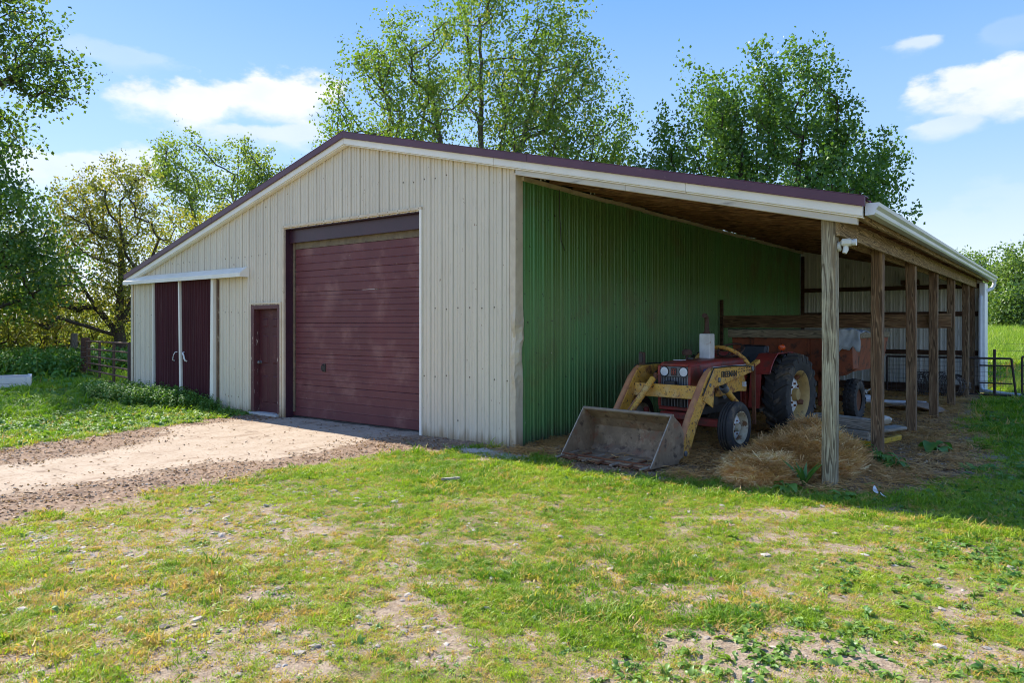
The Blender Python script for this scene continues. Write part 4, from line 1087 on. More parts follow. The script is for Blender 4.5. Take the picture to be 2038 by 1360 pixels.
for s_ in (-1, 1):
    x = s_ * .86 + .02
    pr = [(.19, -.075), (.22, -.10), (.29, -.105), (.345, -.09), (.362, -.06), (.362, -.03), (.350, -.02), (.350, .02), (.362, .03), (.362, .06), (.345, .09), (.29, .105), (.22, .10), (.19, .075)]
    wv = MB().lathe([(0, -.04), (.10, -.02), (.19, -.06), (.20, .06), (.10, .03), (0, .05)], (x, .87, .375), 0, 24).build('wheel', M['rust'], Wg, smooth=True)
    ty = MB().lathe(pr, (x, .87, .375), 0, 36)
    for k in range(26):
        a = 2 * math.pi * k / 26
        for sd_ in (-1, 1):
            ty.bar((x + .01 * sd_, .87 + .362 * math.sin(a), .375 + .362 * math.cos(a)), (x + .10 * sd_, .87 + .345 * math.sin(a + .12), .375 + .345 * math.cos(a + .12)), .03, .02, (0, math.sin(a), math.cos(a)))
    ty.build('tyre', M['tyre'], wv, smooth=True)
# chute at the right end, sunlit orange
cu_ = MB().prism([(0.78, 1.46), (1.17, 1.46), (1.20, .98), (1.02, .86), (.80, .86)], 1, -.32, -.04).build('end_hopper', M['orange'], Wg, bevel=.008)
MB().bar((.84, -.33, 1.44), (.92, -.335, .98), .03, .006, (0, 1, 0)).build('scrape', M['litter'], cu_)
# grey tarp thrown over the right end
def tarp():
    nx_, ny_ = 18, 12; vs = []; fs = []
    for i in range(nx_ + 1):
        for j in range(ny_ + 1):
            u = i / nx_; v = j / ny_
            x = 2.1 + .80 + u * .50; 
            if v < .5: y = 5.0 + .35 - v * 1.5; z = 1.61
            else: y = 5.0 - .40 - (v - .5) * .05; z = 1.61 - (v - .5) * .62
            z += (fbm(np.array([u * 4]), np.array([v * 4]), 71)[0] - .5) * .10 - .06 * max(0, u - .8) * 5 * .6
            y += (fbm(np.array([u * 5]), np.array([v * 3]), 72)[0] - .5) * .10
            if v > .9: z += (vnoise(np.array([u * 9]), np.array([0.0]), 5)[0] - .5) * .10
            vs.append((x + (vnoise(np.array([v * 5]), np.array([u * 2]), 8)[0] - .5) * .05, y, z))
    for i in range(nx_):
        for j in range(ny_): a = i * (ny_ + 1) + j; fs.append((a, a + 1, a + ny_ + 2, a + ny_ + 1))
    return tag(MB().add(vs, fs).build('tarp', M['tarp'], None, smooth=True, solid=.004), 'crumpled grey tarp thrown over the right end of the orange wagon', 'tarp')
tarp()

# ------------------------------------------------------------------ things lying in and round the lean-to
def lump(name, c, size, mat, label, cat, seed, group=None, sub=2, kind=None):
    """an irregular stone or lump"""
    import bmesh
    bm = bmesh.new(); bmesh.ops.create_icosphere(bm, subdivisions=sub, radius=1)
    r = random.Random(seed)
    ax_ = [Vector((r.uniform(-1, 1), r.uniform(-1, 1), r.uniform(-1, 1))).normalized() for _ in range(7)]; cut = [r.uniform(.55, .9) for _ in ax_]
    for v in bm.verts:
        for a, k in zip(ax_, cut):
            d = v.co.dot(a)
            if d > k: v.co -= a * (d - k)
        v.co *= 1 + r.uniform(-.05, .05)
        v.co = Vector((v.co.x * size[0], v.co.y * size[1], v.co.z * size[2]))
    me = bpy.data.meshes.new(name); bm.to_mesh(me); bm.free(); me.materials.append(mat)
    o = bpy.data.objects.new(name, me); C.objects.link(o); o.location = c; o.rotation_euler = (0, 0, r.uniform(0, 6))
    tag(o, label, cat, group, kind); return o

# yellow steel frame carrying old grey timbers
yf = thing('steel_frame', 'yellow steel frame lying on the ground under grey timbers', 'frame', (3.62, 3.25, .02), (0, 0, R_(-12)))
MB().box(-.62, .40, -.42, -.36, .02, .09).build('rail', M['ypaint'], yf, bevel=.004)
MB().box(.34, .40, -.36, .55, .02, .09).build('rail', M['ypaint'], yf, bevel=.004)
MB().box(-.62, .34, -.36, .50, .03, .05).build('deck', M['rust'], yf)
lab = ['long grey timber on top of the stack on the yellow frame', 'short grey timber block under the long timber, nearer the front post', 'pale grey timber block under the right end of the long timber', 'weathered plank slanting off the right side of the yellow frame']
for k, (c, L, w, h, rz) in enumerate([((3.53, 3.08, .315), .95, .16, .16, -14), ((3.18, 3.20, .155), .34, .20, .15, -12), ((3.66, 3.03, .155), .46, .20, .15, -14), ((3.95, 3.36, .215), .60, .24, .045, 50)]):
    o = MB().box(-L / 2, L / 2, -w / 2, w / 2, -h / 2, h / 2).build('timber', M['board'], None, bevel=.012)
    o.location = c; o.rotation_euler = (0, R_(-4 if k == 3 else 1), R_(rz)); tag(o, lab[k], 'timber', 'grey timbers on the yellow frame')
# feed sacks and lumps behind the timbers
lump('feed_sack', (3.70, 3.86, .14), (.18, .14, .15), M['plastic_dark'], 'crumpled black plastic sack behind the grey timbers', 'sack', 3)
lump('feed_sack', (3.86, 3.98, .27), (.13, .10, .07), M['greyboard'], 'white sack lying on the black sack behind the timbers', 'sack', 4)
lump('stone', (3.38, 3.95, .14), (.17, .13, .13), M['chalk'], 'pale stone block between the wagon wheel and the black sack', 'stone', 6)
# debris along the back: paper sack, pipe, sheet of brown board, rolls of wire
def strip(name, pts, w, mat, label, cat, th=.01):
    mb = MB()
    for a, b in zip(pts, pts[1:]): mb.bar(a, b, w, th)
    return tag(mb.build(name, mat, None, bevel=.003), label, cat)
lump('paper_bag', (2.45, 9.2, .12), (.32, .22, .10), M['litter'], 'torn white paper bag on the shed floor behind the wagon wheel', 'bag', 11)
lump('paper_bag', (2.20, 9.8, .22), (.26, .2, .13), M['litter'], 'rumpled white bag furthest back behind the wagon wheel', 'bag', 12)
strip('pale_stick', [(2.35, 9.6, .16), (2.70, 9.75, .42)], .03, M['greyboard'], 'pale stick poking up from the torn bags', 'stick', .03)
tag(MB().tube([(2.55, 9.0, .06), (3.65, 9.25, .06)], .045, 8).build('white_pipe', M['spout'], None, smooth=True), 'length of white pipe on the shed floor beside the torn bags', 'pipe')
bo = MB(); vs = []; fs = []
for i in range(13):
    for j in range(5):
        u = i / 12; v = j / 4
        vs.append((3.02 + u * 1.05 + v * .1, 7.75 + v * .75 - u * .1, .06 + .15 * math.sin(u * math.pi) * (.6 + .4 * v) - .05 * v))
for i in range(12):
    for j in range(4): a = i * 5 + j; fs.append((a, a + 5, a + 6, a + 1))
tag(bo.add(vs, fs).build('cardboard_sheet', M['cardboard'], None, solid=.012), 'bowed brown sheet lying on the ground between the lean-to posts', 'sheet')
def wire_roll(c, r, L, lbl, rz):
    mb = MB()
    for k in range(18):
        rr = r * random.uniform(.8, 1.05); x = -L / 2 + L * k / 17; pts = []
        for j in range(22):
            a = 2 * math.pi * j / 21; pts.append((x + .03 * math.sin(a * 3 + k), rr * math.cos(a), rr * math.sin(a)))
        mb.tube(pts, .008, 4, cap=False)
    for k in range(14):
        a = 2 * math.pi * k / 14; mb.tube([(-L / 2, r * math.cos(a), r * math.sin(a)), (L / 2, r * math.cos(a + .2), r * math.sin(a + .2))], .007, 4)
    o = mb.build('wire_roll', M['wire'], None); o.location = c; o.rotation_euler = (0, 0, R_(rz)); tag(o, lbl, 'wire roll', 'rolls of old fence wire by the back wall'); return o
wire_roll((3.35, 11.6, .30), .29, .7, 'roll of rusty fence wire lying behind the bowed brown sheet', 20)
wire_roll((3.86, 11.9, .26), .26, .5, 'smaller tangled roll of fence wire by the last posts', 70)
# litter in the grass
def scrap(c, s, rz, lbl, mat=None, shape=0):
    nz_ = 7; vs = []; fs = []
    for i in range(nz_):
        t = i / (nz_ - 1)
        w = s * .22 * (math.sin(math.pi * (t * .8 + .15))) 
        y = .25 * s * math.sin(t * 2.2)
        vs += [(-w, y, t * s), (w, y + .1 * w, t * s)]
    for i in range(nz_ - 1): fs.append((2 * i, 2 * i + 1, 2 * i + 3, 2 * i + 2))
    o = MB().add(vs, fs).build('litter', mat or M['litter'], None, solid=.003); o.location = c; o.rotation_euler = (R_(-50), R_(10), R_(rz)); tag(o, lbl, 'litter'); return o
scrap((4.55, -.10, .03), .11, 30, 'curled white scrap of plastic in the grass right of the front post')
scrap((4.66, -.22, .03), .07, 80, 'smaller white scrap beside the curled one right of the front post')
strip('board_scrap', [(.74, -2.27, .035), (.90, -2.15, .05)], .04, M['board'], 'short grey board end lying in the lawn in front of the door corner', 'board', .025)

# ------------------------------------------------------------------ gates and fences
def post_obj(name, label, cat, x, y, h, r, mat, group=None, lean=(0, 0)):
    mb = MB(); z0 = gz1(x, y)
    pts = [(x + lean[0] * t, y + lean[1] * t, z0 - .1 + (h + .1) * t) for t in (0, .3, .6, .97, 1.0)]
    mb.tube(pts, [r * 1.05, r, r * .97, r * .95, r * .85], 10)
    return tag(mb.build(name, mat, None, smooth=True), label, cat, group)
gl = thing('farm_gate', 'rusty six-bar tube gate beside the left end of the barn', 'gate', (-11.75, .22, .17))
A = Vector((-.05, 0, 0)); B = Vector((-4.95, 1.05, -.03))
for k, z in enumerate((.06, .25, .45, .65, .86, 1.08)):
    MB().tube([A + Vector((0, 0, z)), B + Vector((0, 0, z))], .024, 8).build('rail', M['gate'], gl, smooth=True)
for t in (0.004, .30, .335, .64, .675, .996):
    p = A.lerp(B, t); MB().tube([p + Vector((0, 0, .05)), p + Vector((0, 0, 1.09))], .022 if t in (.004, .996) else .018, 6).build('upright', M['darkgate'], gl)
post_obj('gate_post', 'rust brown gate post against the left corner of the barn', 'post', -11.62, .18, 1.16, .075, M['darkgate'])
gp_ = post_obj('gate_post', 'stout grey wooden post at the far end of the tube gate wrapped in wire', 'post', -16.95, 1.33, 1.20, .135, M['girt'])
for k in range(6):
    z = gz1(-16.95, 1.33) + .2 + k * .15
    MB().tube([(-16.95 + .14 * math.cos(a), 1.33 + .14 * math.sin(a), z + .02 * math.sin(a * 2)) for a in np.linspace(0, 2 * math.pi, 17)], .006, 4, cap=False).build('wire', M['wire'], gp_)
FP = [(-22.0, 3.0), (-25.6, 3.4), (-28.6, 3.9), (-31.5, 4.5)]
fl = ['grey fence post nearest the tube gate under the trees', 'grey fence post second from the tube gate under the trees', 'grey fence post third from the tube gate, behind the weeds', 'grey fence post furthest from the tube gate']
for (x, y), l in zip(FP, fl): post_obj('fence_post', l, 'fence post', x, y, 1.3, .12, M['fencewood'], 'wooden fence posts left of the tube gate', (random.uniform(-.05, .05), 0))
fw = MB()
PP = [(-16.95, 1.33)] + FP
for (a, b), (c, d) in zip(PP, PP[1:]):
    for z in (.35, .6, .85, 1.05):
        fw.tube([(a, b, gz1(a, b) + z), ((a + c) / 2, (b + d) / 2, gz1(a, b) + z - .03), (c, d, gz1(c, d) + z)], .006, 4)
tag(fw.build('fence_wire', M['wire'], None), 'wire strands strung along the grey fence posts on the left', 'fence wire')
# welded-wire gate beyond the lean-to on the right
def wire_gate(o, x0, x1, y0, y1, z0, z1, brace, step=.10):
    def P(t, z): return (x0 + (x1 - x0) * t, y0 + (y1 - y0) * t, z)
    L = math.hypot(x1 - x0, y1 - y0)
    MB().tube([P(0, z1), P(1, z1)], .024, 8).build('top_rail', M['darkgate'], o)
    MB().tube([P(0, z0), P(1, z0)], .020, 8).build('bottom_rail', M['darkgate'], o)
    MB().tube([P(0, z0), P(0, z1)], .022, 8).build('end_tube', M['darkgate'], o)
    MB().tube([P(1 + brace, z0 - .03), P(1, z1)], .024, 8).build('end_tube', M['darkgate'], o)
    for f in (.55,):
        pass
    mb = MB(); n = int(L / step)
    for k in range(1, n): mb.bar(P(k / n, z0), P(k / n, z1), .006, .006)
    m = int((z1 - z0) / step)
    for k in range(1, m): mb.bar(P(0, z0 + (z1 - z0) * k / m), P(1, z0 + (z1 - z0) * k / m), .006, .006)
    mb.build('wire_mesh', M['wire'], o, kind='stuff')
g1 = thing('wire_gate', 'dark tube and wire mesh gate crossing the back corner of the lean-to', 'gate', (0, 0, 0))
wire_gate(g1, 2.36, 4.93, 12.25, 12.35, .06, .91, .035)
for z in (.33, .74):
    MB().tube([(4.30, 12.36, z), (4.95, 12.37, z)], .018, 8).build('mid_rail', M['darkgate'], g1)
tag(MB().tube([(4.60, 12.42, -.05), (4.60, 12.42, 1.12)], .030, 8).build('gate_post', M['darkgate'], None), 'thin dark steel post behind the wire mesh gate', 'post')
g2 = thing('wire_gate', 'second dark wire mesh gate at the right edge, past the leaning tube', 'gate', (0, 0, 0))
wire_gate(g2, 5.13, 8.6, 12.4, 12.9, .10, .96, .0)
for z in (.34, .76):
    MB().tube([(5.13, 12.4, z), (8.6, 12.9, z)], .018, 8).build('mid_rail', M['darkgate'], g2)
# far fence across the pasture
rf = [(-2.5 + k * 2.6, 26 + k * .25) for k in range(6)]
for k, (x, y) in enumerate(rf):
    post_obj('pasture_post', ['grey pasture fence post hidden nearest behind the barn', 'grey pasture post just right of the downspout', 'grey pasture post behind the leaning gate tube', 'grey pasture post beyond the second wire gate', 'grey pasture post farther right along the pasture fence', 'grey pasture post at the far right of the pasture fence'][k], 'fence post', x, y, 1.15, .12, M['fencewood'], 'posts of the pasture fence')
fw = MB()
for (a, b), (c, d) in zip(rf, rf[1:]):
    for z in (.4, .7, .98): fw.bar((a, b, gz1(a, b) + z), (c, d, gz1(c, d) + z), .012, .012)
tag(fw.build('pasture_wire', M['wire'], None), 'wire strands of the pasture fence behind the barn', 'fence wire')
# white planter box at the left edge
pl = thing('planter_box', 'white wooden raised planter box at the left edge', 'planter', (-14.2, -1.05, gz1(-14.2, -1.05)), (0, 0, R_(70)))
# local x runs along the long side away from the gate
for k, (z0, z1) in enumerate(((.0, .145), (.15, .30))):
    MB().box(-2.4, -.07, -.06, -.02, z0, z1).build('board', M['planter'], pl, bevel=.004)
    MB().box(-2.4, -.07, 1.02, 1.06, z0, z1).build('board', M['planter'], pl, bevel=.004)
    MB().box(-.02, .02, .01, 1.0, z0, z1).build('board', M['planter'], pl, bevel=.004)
MB().box(-.069, .025, -.075, .009, -.02, .315).build('corner_block', M['planter'], pl, bevel=.006)
MB().box(-.069, .025, 1.001, 1.075, -.02, .315).build('corner_block', M['planter'], pl, bevel=.006)
MB().box(-2.4, -.03, -.018, 1.018, .10, .24).build('soil', M['bark'], pl)

# ------------------------------------------------------------------ vegetation: instanced ground cover
PROTO = {}
def proto_coll(name, objs):
    c = bpy.data.collections.new(name)
    for o in objs:
        C.objects.unlink(o); c.objects.link(o)
    PROTO[name] = c
    return c
def scatter(name, pts, rot, scl, idx, tint, coll, parent=None):
    n = len(pts)
    me = bpy.data.meshes.new(name)
    me.vertices.add(n); me.vertices.foreach_set('co', np.asarray(pts, np.float32).ravel())
    a = me.attributes.new('rot', 'FLOAT_VECTOR', 'POINT'); a.data.foreach_set('vector', np.asarray(rot, np.float32).ravel())
    a = me.attributes.new('scl', 'FLOAT', 'POINT'); a.data.foreach_set('value', np.asarray(scl, np.float32))
    a = me.attributes.new('idx', 'INT', 'POINT'); a.data.foreach_set('value', np.asarray(idx, np.int32))
    a = me.attributes.new('tint', 'FLOAT', 'POINT'); a.data.foreach_set('value', np.asarray(tint, np.float32))
    o = bpy.data.objects.new(name, me); C.objects.link(o)
    ng = bpy.data.node_groups.new(name, 'GeometryNodeTree')
    ng.interface.new_socket('Geometry', in_out='INPUT', socket_type='NodeSocketGeometry')
    ng.interface.new_socket('Geometry', in_out='OUTPUT', socket_type='NodeSocketGeometry')
    N = ng.nodes; L = ng.links
    gi = N.new('NodeGroupInput'); go = N.new('NodeGroupOutput')
    ip = N.new('GeometryNodeInstanceOnPoints'); ci = N.new('GeometryNodeCollectionInfo')
    ci.inputs['Collection'].default_value = coll; ci.inputs['Separate Children'].default_value = True; ci.inputs['Reset Children'].default_value = True
    def na(nm, t):
        k = N.new('GeometryNodeInputNamedAttribute'); k.data_type = t; k.inputs['Name'].default_value = nm; return k.outputs[0]
    L.new(gi.outputs[0], ip.inputs['Points']); L.new(ci.outputs[0], ip.inputs['Instance']); ip.inputs['Pick Instance'].default_value = True
    L.new(na('idx', 'INT'), ip.inputs['Instance Index']); L.new(na('rot', 'FLOAT_VECTOR'), ip.inputs['Rotation']); L.new(na('scl', 'FLOAT'), ip.inputs['Scale'])
    L.new(ip.outputs[0], go.inputs[0])
    m = o.modifiers.new('scatter', 'NODES'); m.node_group = ng
    o['kind'] = 'stuff'
    if parent: o.parent = parent
    return o

def make_blades(name, mat, n, h, w, spread, seed, lean=.5, seg=2):
    r = random.Random(seed); vs = []; fs = []
    for k in range(n):
        a = r.uniform(0, 6.283); rad = spread * math.sqrt(r.random()); bx, by = rad * math.cos(a), rad * math.sin(a)
        d = r.uniform(0, 6.283); hh = h * r.uniform(.5, 1.1); ln = hh * lean * r.uniform(.2, 1.3); ww = w * r.uniform(.7, 1.2)
        fx, fy = math.cos(d), math.sin(d); sx, sy = -fy, fx
        o = len(vs)
        for i in range(seg):
            t = i / seg; q = ln * t * t; wv = ww * (1 - t * .55)
            vs += [(bx + fx * q - sx * wv / 2, by + fy * q - sy * wv / 2, hh * t * (1 - .15 * t * lean)), (bx + fx * q + sx * wv / 2, by + fy * q + sy * wv / 2, hh * t * (1 - .15 * t * lean))]
        vs.append((bx + fx * ln, by + fy * ln, hh * (1 - .25 * lean)))
        for i in range(seg - 1): fs.append((o + 2 * i, o + 2 * i + 1, o + 2 * i + 3, o + 2 * i + 2))
        fs.append((o + 2 * seg - 2, o + 2 * seg - 1, o + 2 * seg))
    return MB().add(vs, fs).build(name, mat)
def leaf_shape(L, wd, base, d_az, el, fold=.15, droop=.4, n=4):
    """an oval leaf as a strip of quads"""
    fx, fy = math.cos(d_az), math.sin(d_az); sx, sy = -fy, fx
    vs = []; fs = []
    for i in range(n + 1):
        t = i / n; w = wd * math.sin(math.pi * (t ** .75) * .97 + .03) / 2 + .0008
        e = el - droop * t
        x = L * t * math.cos(e); z = L * t * math.sin(e)
        vs += [(base[0] + fx * x - sx * w, base[1] + fy * x - sy * w, base[2] + z + fold * w), (base[0] + fx * x, base[1] + fy * x, base[2] + z), (base[0] + fx * x + sx * w, base[1] + fy * x + sy * w, base[2] + z + fold * w)]
    for i in range(n): a = i * 3; fs += [(a, a + 1, a + 4, a + 3), (a + 1, a + 2, a + 5, a + 4)]
    return vs, fs
def make_rosette(name, mat, n, L, wd, seed, el=(.3, 1.0), droop=.5, stem=0.0):
    r = random.Random(seed); mb = MB()
    for k in range(n):
        l = L * r.uniform(.6, 1.15)
        az = k * 2.4 + r.uniform(-.4, .4); e = r.uniform(*el)
        st = stem * r.uniform(.4, 1.0)
        b = (st * math.cos(az) * math.cos(e), st * math.sin(az) * math.cos(e), st * math.sin(e) * 1.2)
        if stem: mb.add(*(lambda m: (m.v, m.f))(MB().tube([(0, 0, 0), (b[0] * .6, b[1] * .6, b[2] * .7), b], .004 + L * .02, 4, cap=False)))
        mb.add(*leaf_shape(l, wd * l / L * r.uniform(.8, 1.15), b, az, e - (.5 if stem else 0), .3, droop))
    return mb.build(name, mat, smooth=True)
def make_nettle(name, mat, h, seed):
    r = random.Random(seed); mb = MB(); top = (r.uniform(-.05, .05), r.uniform(-.05, .05), h)
    mb.tube([(0, 0, 0), (top[0] * .4, top[1] * .4, h * .5), top], [.004, .0035, .002], 4, cap=False)
    k = 0; z = h * .15
    while z < h:
        for s_ in (0, math.pi): mb.add(*leaf_shape(.085 * (1.15 - .5 * z / h) * r.uniform(.8, 1.2), .045, (top[0] * z / h, top[1] * z / h, z), k * 1.57 + s_ + r.uniform(-.3, .3), .35, .2, .8, 3))
        z += .045; k += 1
    return mb.build(name, mat, smooth=True)

LM_grass = leafmat('grass_blade', (.125, .26, .014), (.45, .54, .045), (.56, .36, .13), trans=.4, gloss=.15, inst=True)
LM_tall = leafmat('tall_grass_blade', (.15, .27, .03), (.34, .44, .08), (.44, .38, .15), trans=.4, gloss=.1, inst=True)
LM_weed = leafmat('weed_leaf', (.085, .20, .028), (.23, .36, .065), None, trans=.35, gloss=.2, inst=True)
LM_litter = leafmat('dry_leaf', (.20, .11, .06), (.46, .32, .20), None, trans=.1, gloss=.1, inst=True)
LM_hay = leafmat('hay_strand', (.50, .26, .085), (.90, .58, .25), (.95, .76, .42), trans=.25, gloss=.2, inst=True)

grass_c = proto_coll('grass_tufts', [make_blades('grass_tuft', LM_grass, 20, .046, .0052, .042, k, 1.1) for k in range(4)] + [make_blades('grass_tuft', LM_grass, 26, .026, .0056, .05, 20 + k, 1.5) for k in range(4)])
tall_c = proto_coll('tall_tufts', [make_blades('tall_tuft', LM_tall, 16, .40, .014, .12, 40 + k, .6, 3) for k in range(4)])
weed_c = proto_coll('weed_rosettes', [make_rosette('weed', LM_weed, 9, .085, .042, 60 + k, (.15, .9), .6) for k in range(3)] + [make_rosette('weed', LM_weed, 11, .055, .035, 70 + k, (.2, 1.1), .5, .05) for k in range(3)])
nettle_c = proto_coll('nettles', [make_nettle('nettle', LM_weed, .26 + .05 * k, 80 + k) for k in range(4)])
STM = []
def make_stone(name, seed):
    o = lump(name, (0, 0, 0), (1, .8, .34), None or M['stone'], '', '', seed, None, 1); 
    for k in list(o.keys()): del o[k]
    return o
def stone_mat():
    m, g, b, out = new_mat('gravel_stone')
    at = g.node('ShaderNodeAttribute'); at.attribute_name = 'tint'; at.attribute_type = 'INSTANCER'
    tc = g.node('ShaderNodeTexCoord').outputs['Object']
    col = g.mix(at.outputs['Fac'], (.085, .072, .062), (.52, .475, .42))
    col = g.mix(g.smooth(g.noise(tc, 3, 4), .4, .7, 0, .5), col, (.30, .21, .14))
    g.put(b.inputs['Base Color'], col); b.inputs['Roughness'].default_value = .9
    return m
M['gravel'] = stone_mat()
sts = []
for k in range(6):
    o = make_stone('gravel_stone', 200 + k); o.data.materials.clear(); o.data.materials.append(M['gravel']); o.location = (0, 0, 0); o.rotation_euler = (0, 0, 0); sts.append(o)
stone_c = proto_coll('gravel_stones', sts)
def make_flat_leaf(name, seed):
    r = random.Random(seed); vs, fs = leaf_shape(.05, .032, (0, 0, .006), 0, .15, .6 * r.uniform(-1, 1), r.uniform(-.6, .6), 3)
    return MB().add(vs, fs).build(name, LM_litter)
litter_c = proto_coll('dry_leaves', [make_flat_leaf('dry_leaf', 300 + k) for k in range(5)])
def make_hay(name, seed, n=14, L=.22, up=.35):
    r = random.Random(seed); mb = MB(); vs = []; fs = []
    for k in range(n):
        a = r.uniform(0, 6.283); l = L * r.uniform(.5, 1.2); cx, cy = r.uniform(-.08, .08), r.uniform(-.08, .08); cz = r.uniform(.0, .05)
        w = r.uniform(.0016, .0042); e = r.uniform(-.15, up); bend = r.uniform(-.8, .8); o = len(vs)
        for i in range(4):
            t = i / 3 - .3; aa = a + bend * t
            p = Vector((cx + l * t * math.cos(aa), cy + l * t * math.sin(aa), cz + l * t * e - .06 * t * t * abs(bend)))
            s_ = Vector((-math.sin(aa), math.cos(aa), r.uniform(-.5, .5))).normalized() * w
            vs += [tuple(p - s_), tuple(p + s_)]
        for i in range(3): fs.append((o + 2 * i, o + 2 * i + 1, o + 2 * i + 3, o + 2 * i + 2))
    return MB().add(vs, fs).build(name, LM_hay)
hay_c = proto_coll('hay_tufts', [make_hay('hay_tuft', 400 + k, 16, .21, .05) for k in range(6)])
straw_c = proto_coll('straw_tufts', [make_hay('straw_tuft', 420 + k, 10, .18, .12) for k in range(4)])

def wedge(r1, r2, dens, a1=-82, a2=8, margin=0):
    """random points on the ground between two distances; angles in degrees from +Y, clockwise"""
    n = int((R_(a2) - R_(a1)) / 2 * (r2 * r2 - r1 * r1) * dens)
    r = np.sqrt(rng.uniform(r1 * r1, r2 * r2, n)); a = rng.uniform(R_(a1), R_(a2), n)
    return CAM.x + r * np.sin(a), CAM.y + r * np.cos(a), r
def in_barn(x, y, m=0.0):
    return (x > X_L - m) & (x < 0.0 + m) & (y > -m) & (y < DEPTH + m)
def in_shed(x, y, m=0.0): return (x > X_L - m) & (x < 4.3 + m) & (y > -m) & (y < DEPTH + .3 + m)
def eul(n, tilt=.25):
    return np.stack([rng.normal(0, tilt, n), rng.normal(0, tilt, n), rng.uniform(0, 6.283, n)], 1)

# lawn
X_, Y_, S_, = [], [], []
for r1, r2, d, s_ in ((2.6, 6, 2600, .72), (6, 9.5, 1500, .9), (9.5, 15, 480, 1.4), (15, 24, 140, 2.4), (24, 60, 13, 5.0)):
    x, y, r = wedge(r1, r2, d); X_.append(x); Y_.append(y); S_.append(np.full(len(x), s_))
x = np.concatenate(X_); y = np.concatenate(Y_); s_ = np.concatenate(S_)
g_, dr_, sh_, ng_ = cover(x, y)
far_ = np.hypot(x - 6, y + 8) > 15
p = np.clip(g_, .0, 1) ** 1.15
p = p * (1 - .45 * sstep(-x, 6, 9) * (y < 2))
keep = (rng.random(len(x)) < p) & ~in_shed(x, y, .12)
x, y, s_, g_ = x[keep], y[keep], s_[keep], g_[keep]
tn = fbm(x * .8, y * .8, 41) * .55 + fbm(x * 3.3, y * 3.3, 42) * .45
lush = sstep(fbm(x * .5 + 4, y * .5, 44), .45, .65)
ochre = sstep(-(y + 3.3), 0, 1.6) * sstep(4.5 - x, 0, 3)
tint = np.clip(.24 + (tn - .3) * 1.5 + .22 * ochre - .30 * lush + rng.normal(0, .20, len(x)), 0, .80)
shade_side = np.maximum(sstep(x, 4.6, 6.2) * sstep(y, -1.2, 0), .8 * sstep(-x, 6, 9))        # ranker, greener growth on the right of the shed
tint = tint * (1 - .55 * shade_side)
dry = rng.random(len(x)) < (.10 + .34 * (1 - g_) + .22 * ochre) * (1 - shade_side)
tint[dry] = rng.uniform(.88, 1.0, dry.sum())
sc_ = s_ * np.clip(rng.lognormal(-.08, .33, len(x)), .45, 2.1) * (.75 + .5 * lush) * (1 + .35 * shade_side)
scatter('lawn_grass', np.stack([x, y, gz(x, y) - .004], 1), eul(len(x)), sc_, rng.integers(0, 8, len(x)), tint, grass_c)

x, y, r = wedge(2.6, 11, 520); g2, dr2, sh2, ng2 = cover(x, y)
k = (rng.random(len(x)) < (1 - ng2) * (.25 + .75 * (1 - g2)) * sstep(fbm(x * 5, y * 5, 36, 3), .34, .56)) & ~in_shed(x, y, .1)
x, y = x[k], y[k]; n = len(x); tt = rng.random(n)
scatter('dry_thatch', np.stack([x, y, gz(x, y) - .003], 1), eul(n, .3), rng.uniform(.55, 1.0, n), rng.integers(4, 8, n), np.where(tt < .5, rng.uniform(.86, 1.0, n), rng.uniform(.25, .75, n)), grass_c)

# taller pasture growth beyond the fences, at the left and behind on the right
x, y, r = wedge(14, 34, 26); k = ((x < -11.6) & (y > 1.0) & ~((x < -17) & (y < 5))) | ((x > 4.6) & (y > 13)); k &= ~in_shed(x, y, .5)
x2, y2, r2 = wedge(34, 110, 3.0); k2 = ((x2 < -14) & (y2 > 4) & (r2 < 70)) | ((x2 > -6) & (y2 > 20)); 
x = np.concatenate([x[k], x2[k2]]); y = np.concatenate([y[k], y2[k2]]); r = np.hypot(x - CAM.x, y - CAM.y)
n = len(x)
scatter('pasture_grass', np.stack([x, y, gz(x, y) - .02], 1), eul(n, .15), rng.uniform(.6, 1.2, n) * np.clip(r / 26, .8, 2.6), rng.integers(0, 4, n), np.clip(fbm(x * .3, y * .3, 45) * 1.1 + rng.normal(0, .15, n), 0, 1), tall_c)

# broad-leaved weeds
x, y, r = wedge(2.8, 9.5, 320); x2, y2, r2 = wedge(9.5, 26, 110)
x = np.concatenate([x, x2]); y = np.concatenate([y, y2]); r = np.concatenate([r, r2])
g_, dr_, sh_, ng_ = cover(x, y)
def blob(cx, cy, ra, rb, rot=0): 
    c, s = math.cos(rot), math.sin(rot); u = ((x - cx) * c + (y - cy) * s) / ra; v = (-(x - cx) * s + (y - cy) * c) / rb
    return 1 - sstep(np.sqrt(u * u + v * v) + (fbm(x * 2.5, y * 2.5, 46) - .5) * 1.2, .6, 1.2)
left = sstep(-x, 5.6, 6.2) * (y < .3) * (1 - ng_) * .95
rightz = np.maximum.reduce([blob(5.4, .2, 1.5, 1.0), blob(5.0, -4.0, .9, .5, YAW) * .9, blob(5.6, -2.4, .9, .6, YAW) * .8, blob(5.9, -1.3, 1.2, .5, YAW), blob(4.1, -.55, .8, .3, YAW), blob(4.9, -4.6, .8, .35, YAW) * .9, blob(6.0, -3.7, .6, .4) * .8])
side = sstep(x, 4.7, 5.4) * sstep(y, -.5, 1) * .25
pw = np.maximum.reduce([left, rightz * .55, side, .012 * g_ * np.ones_like(x)]) * np.where(ng_ > .5, .25, 1)
keep = (rng.random(len(x)) < pw) & ~in_shed(x, y, .05)
x, y, r = x[keep], y[keep], r[keep]; n = len(x)
tw = np.clip(.35 + rng.normal(0, .28, n) + (fbm(x * 1.5, y * 1.5, 47) - .5), 0, 1)
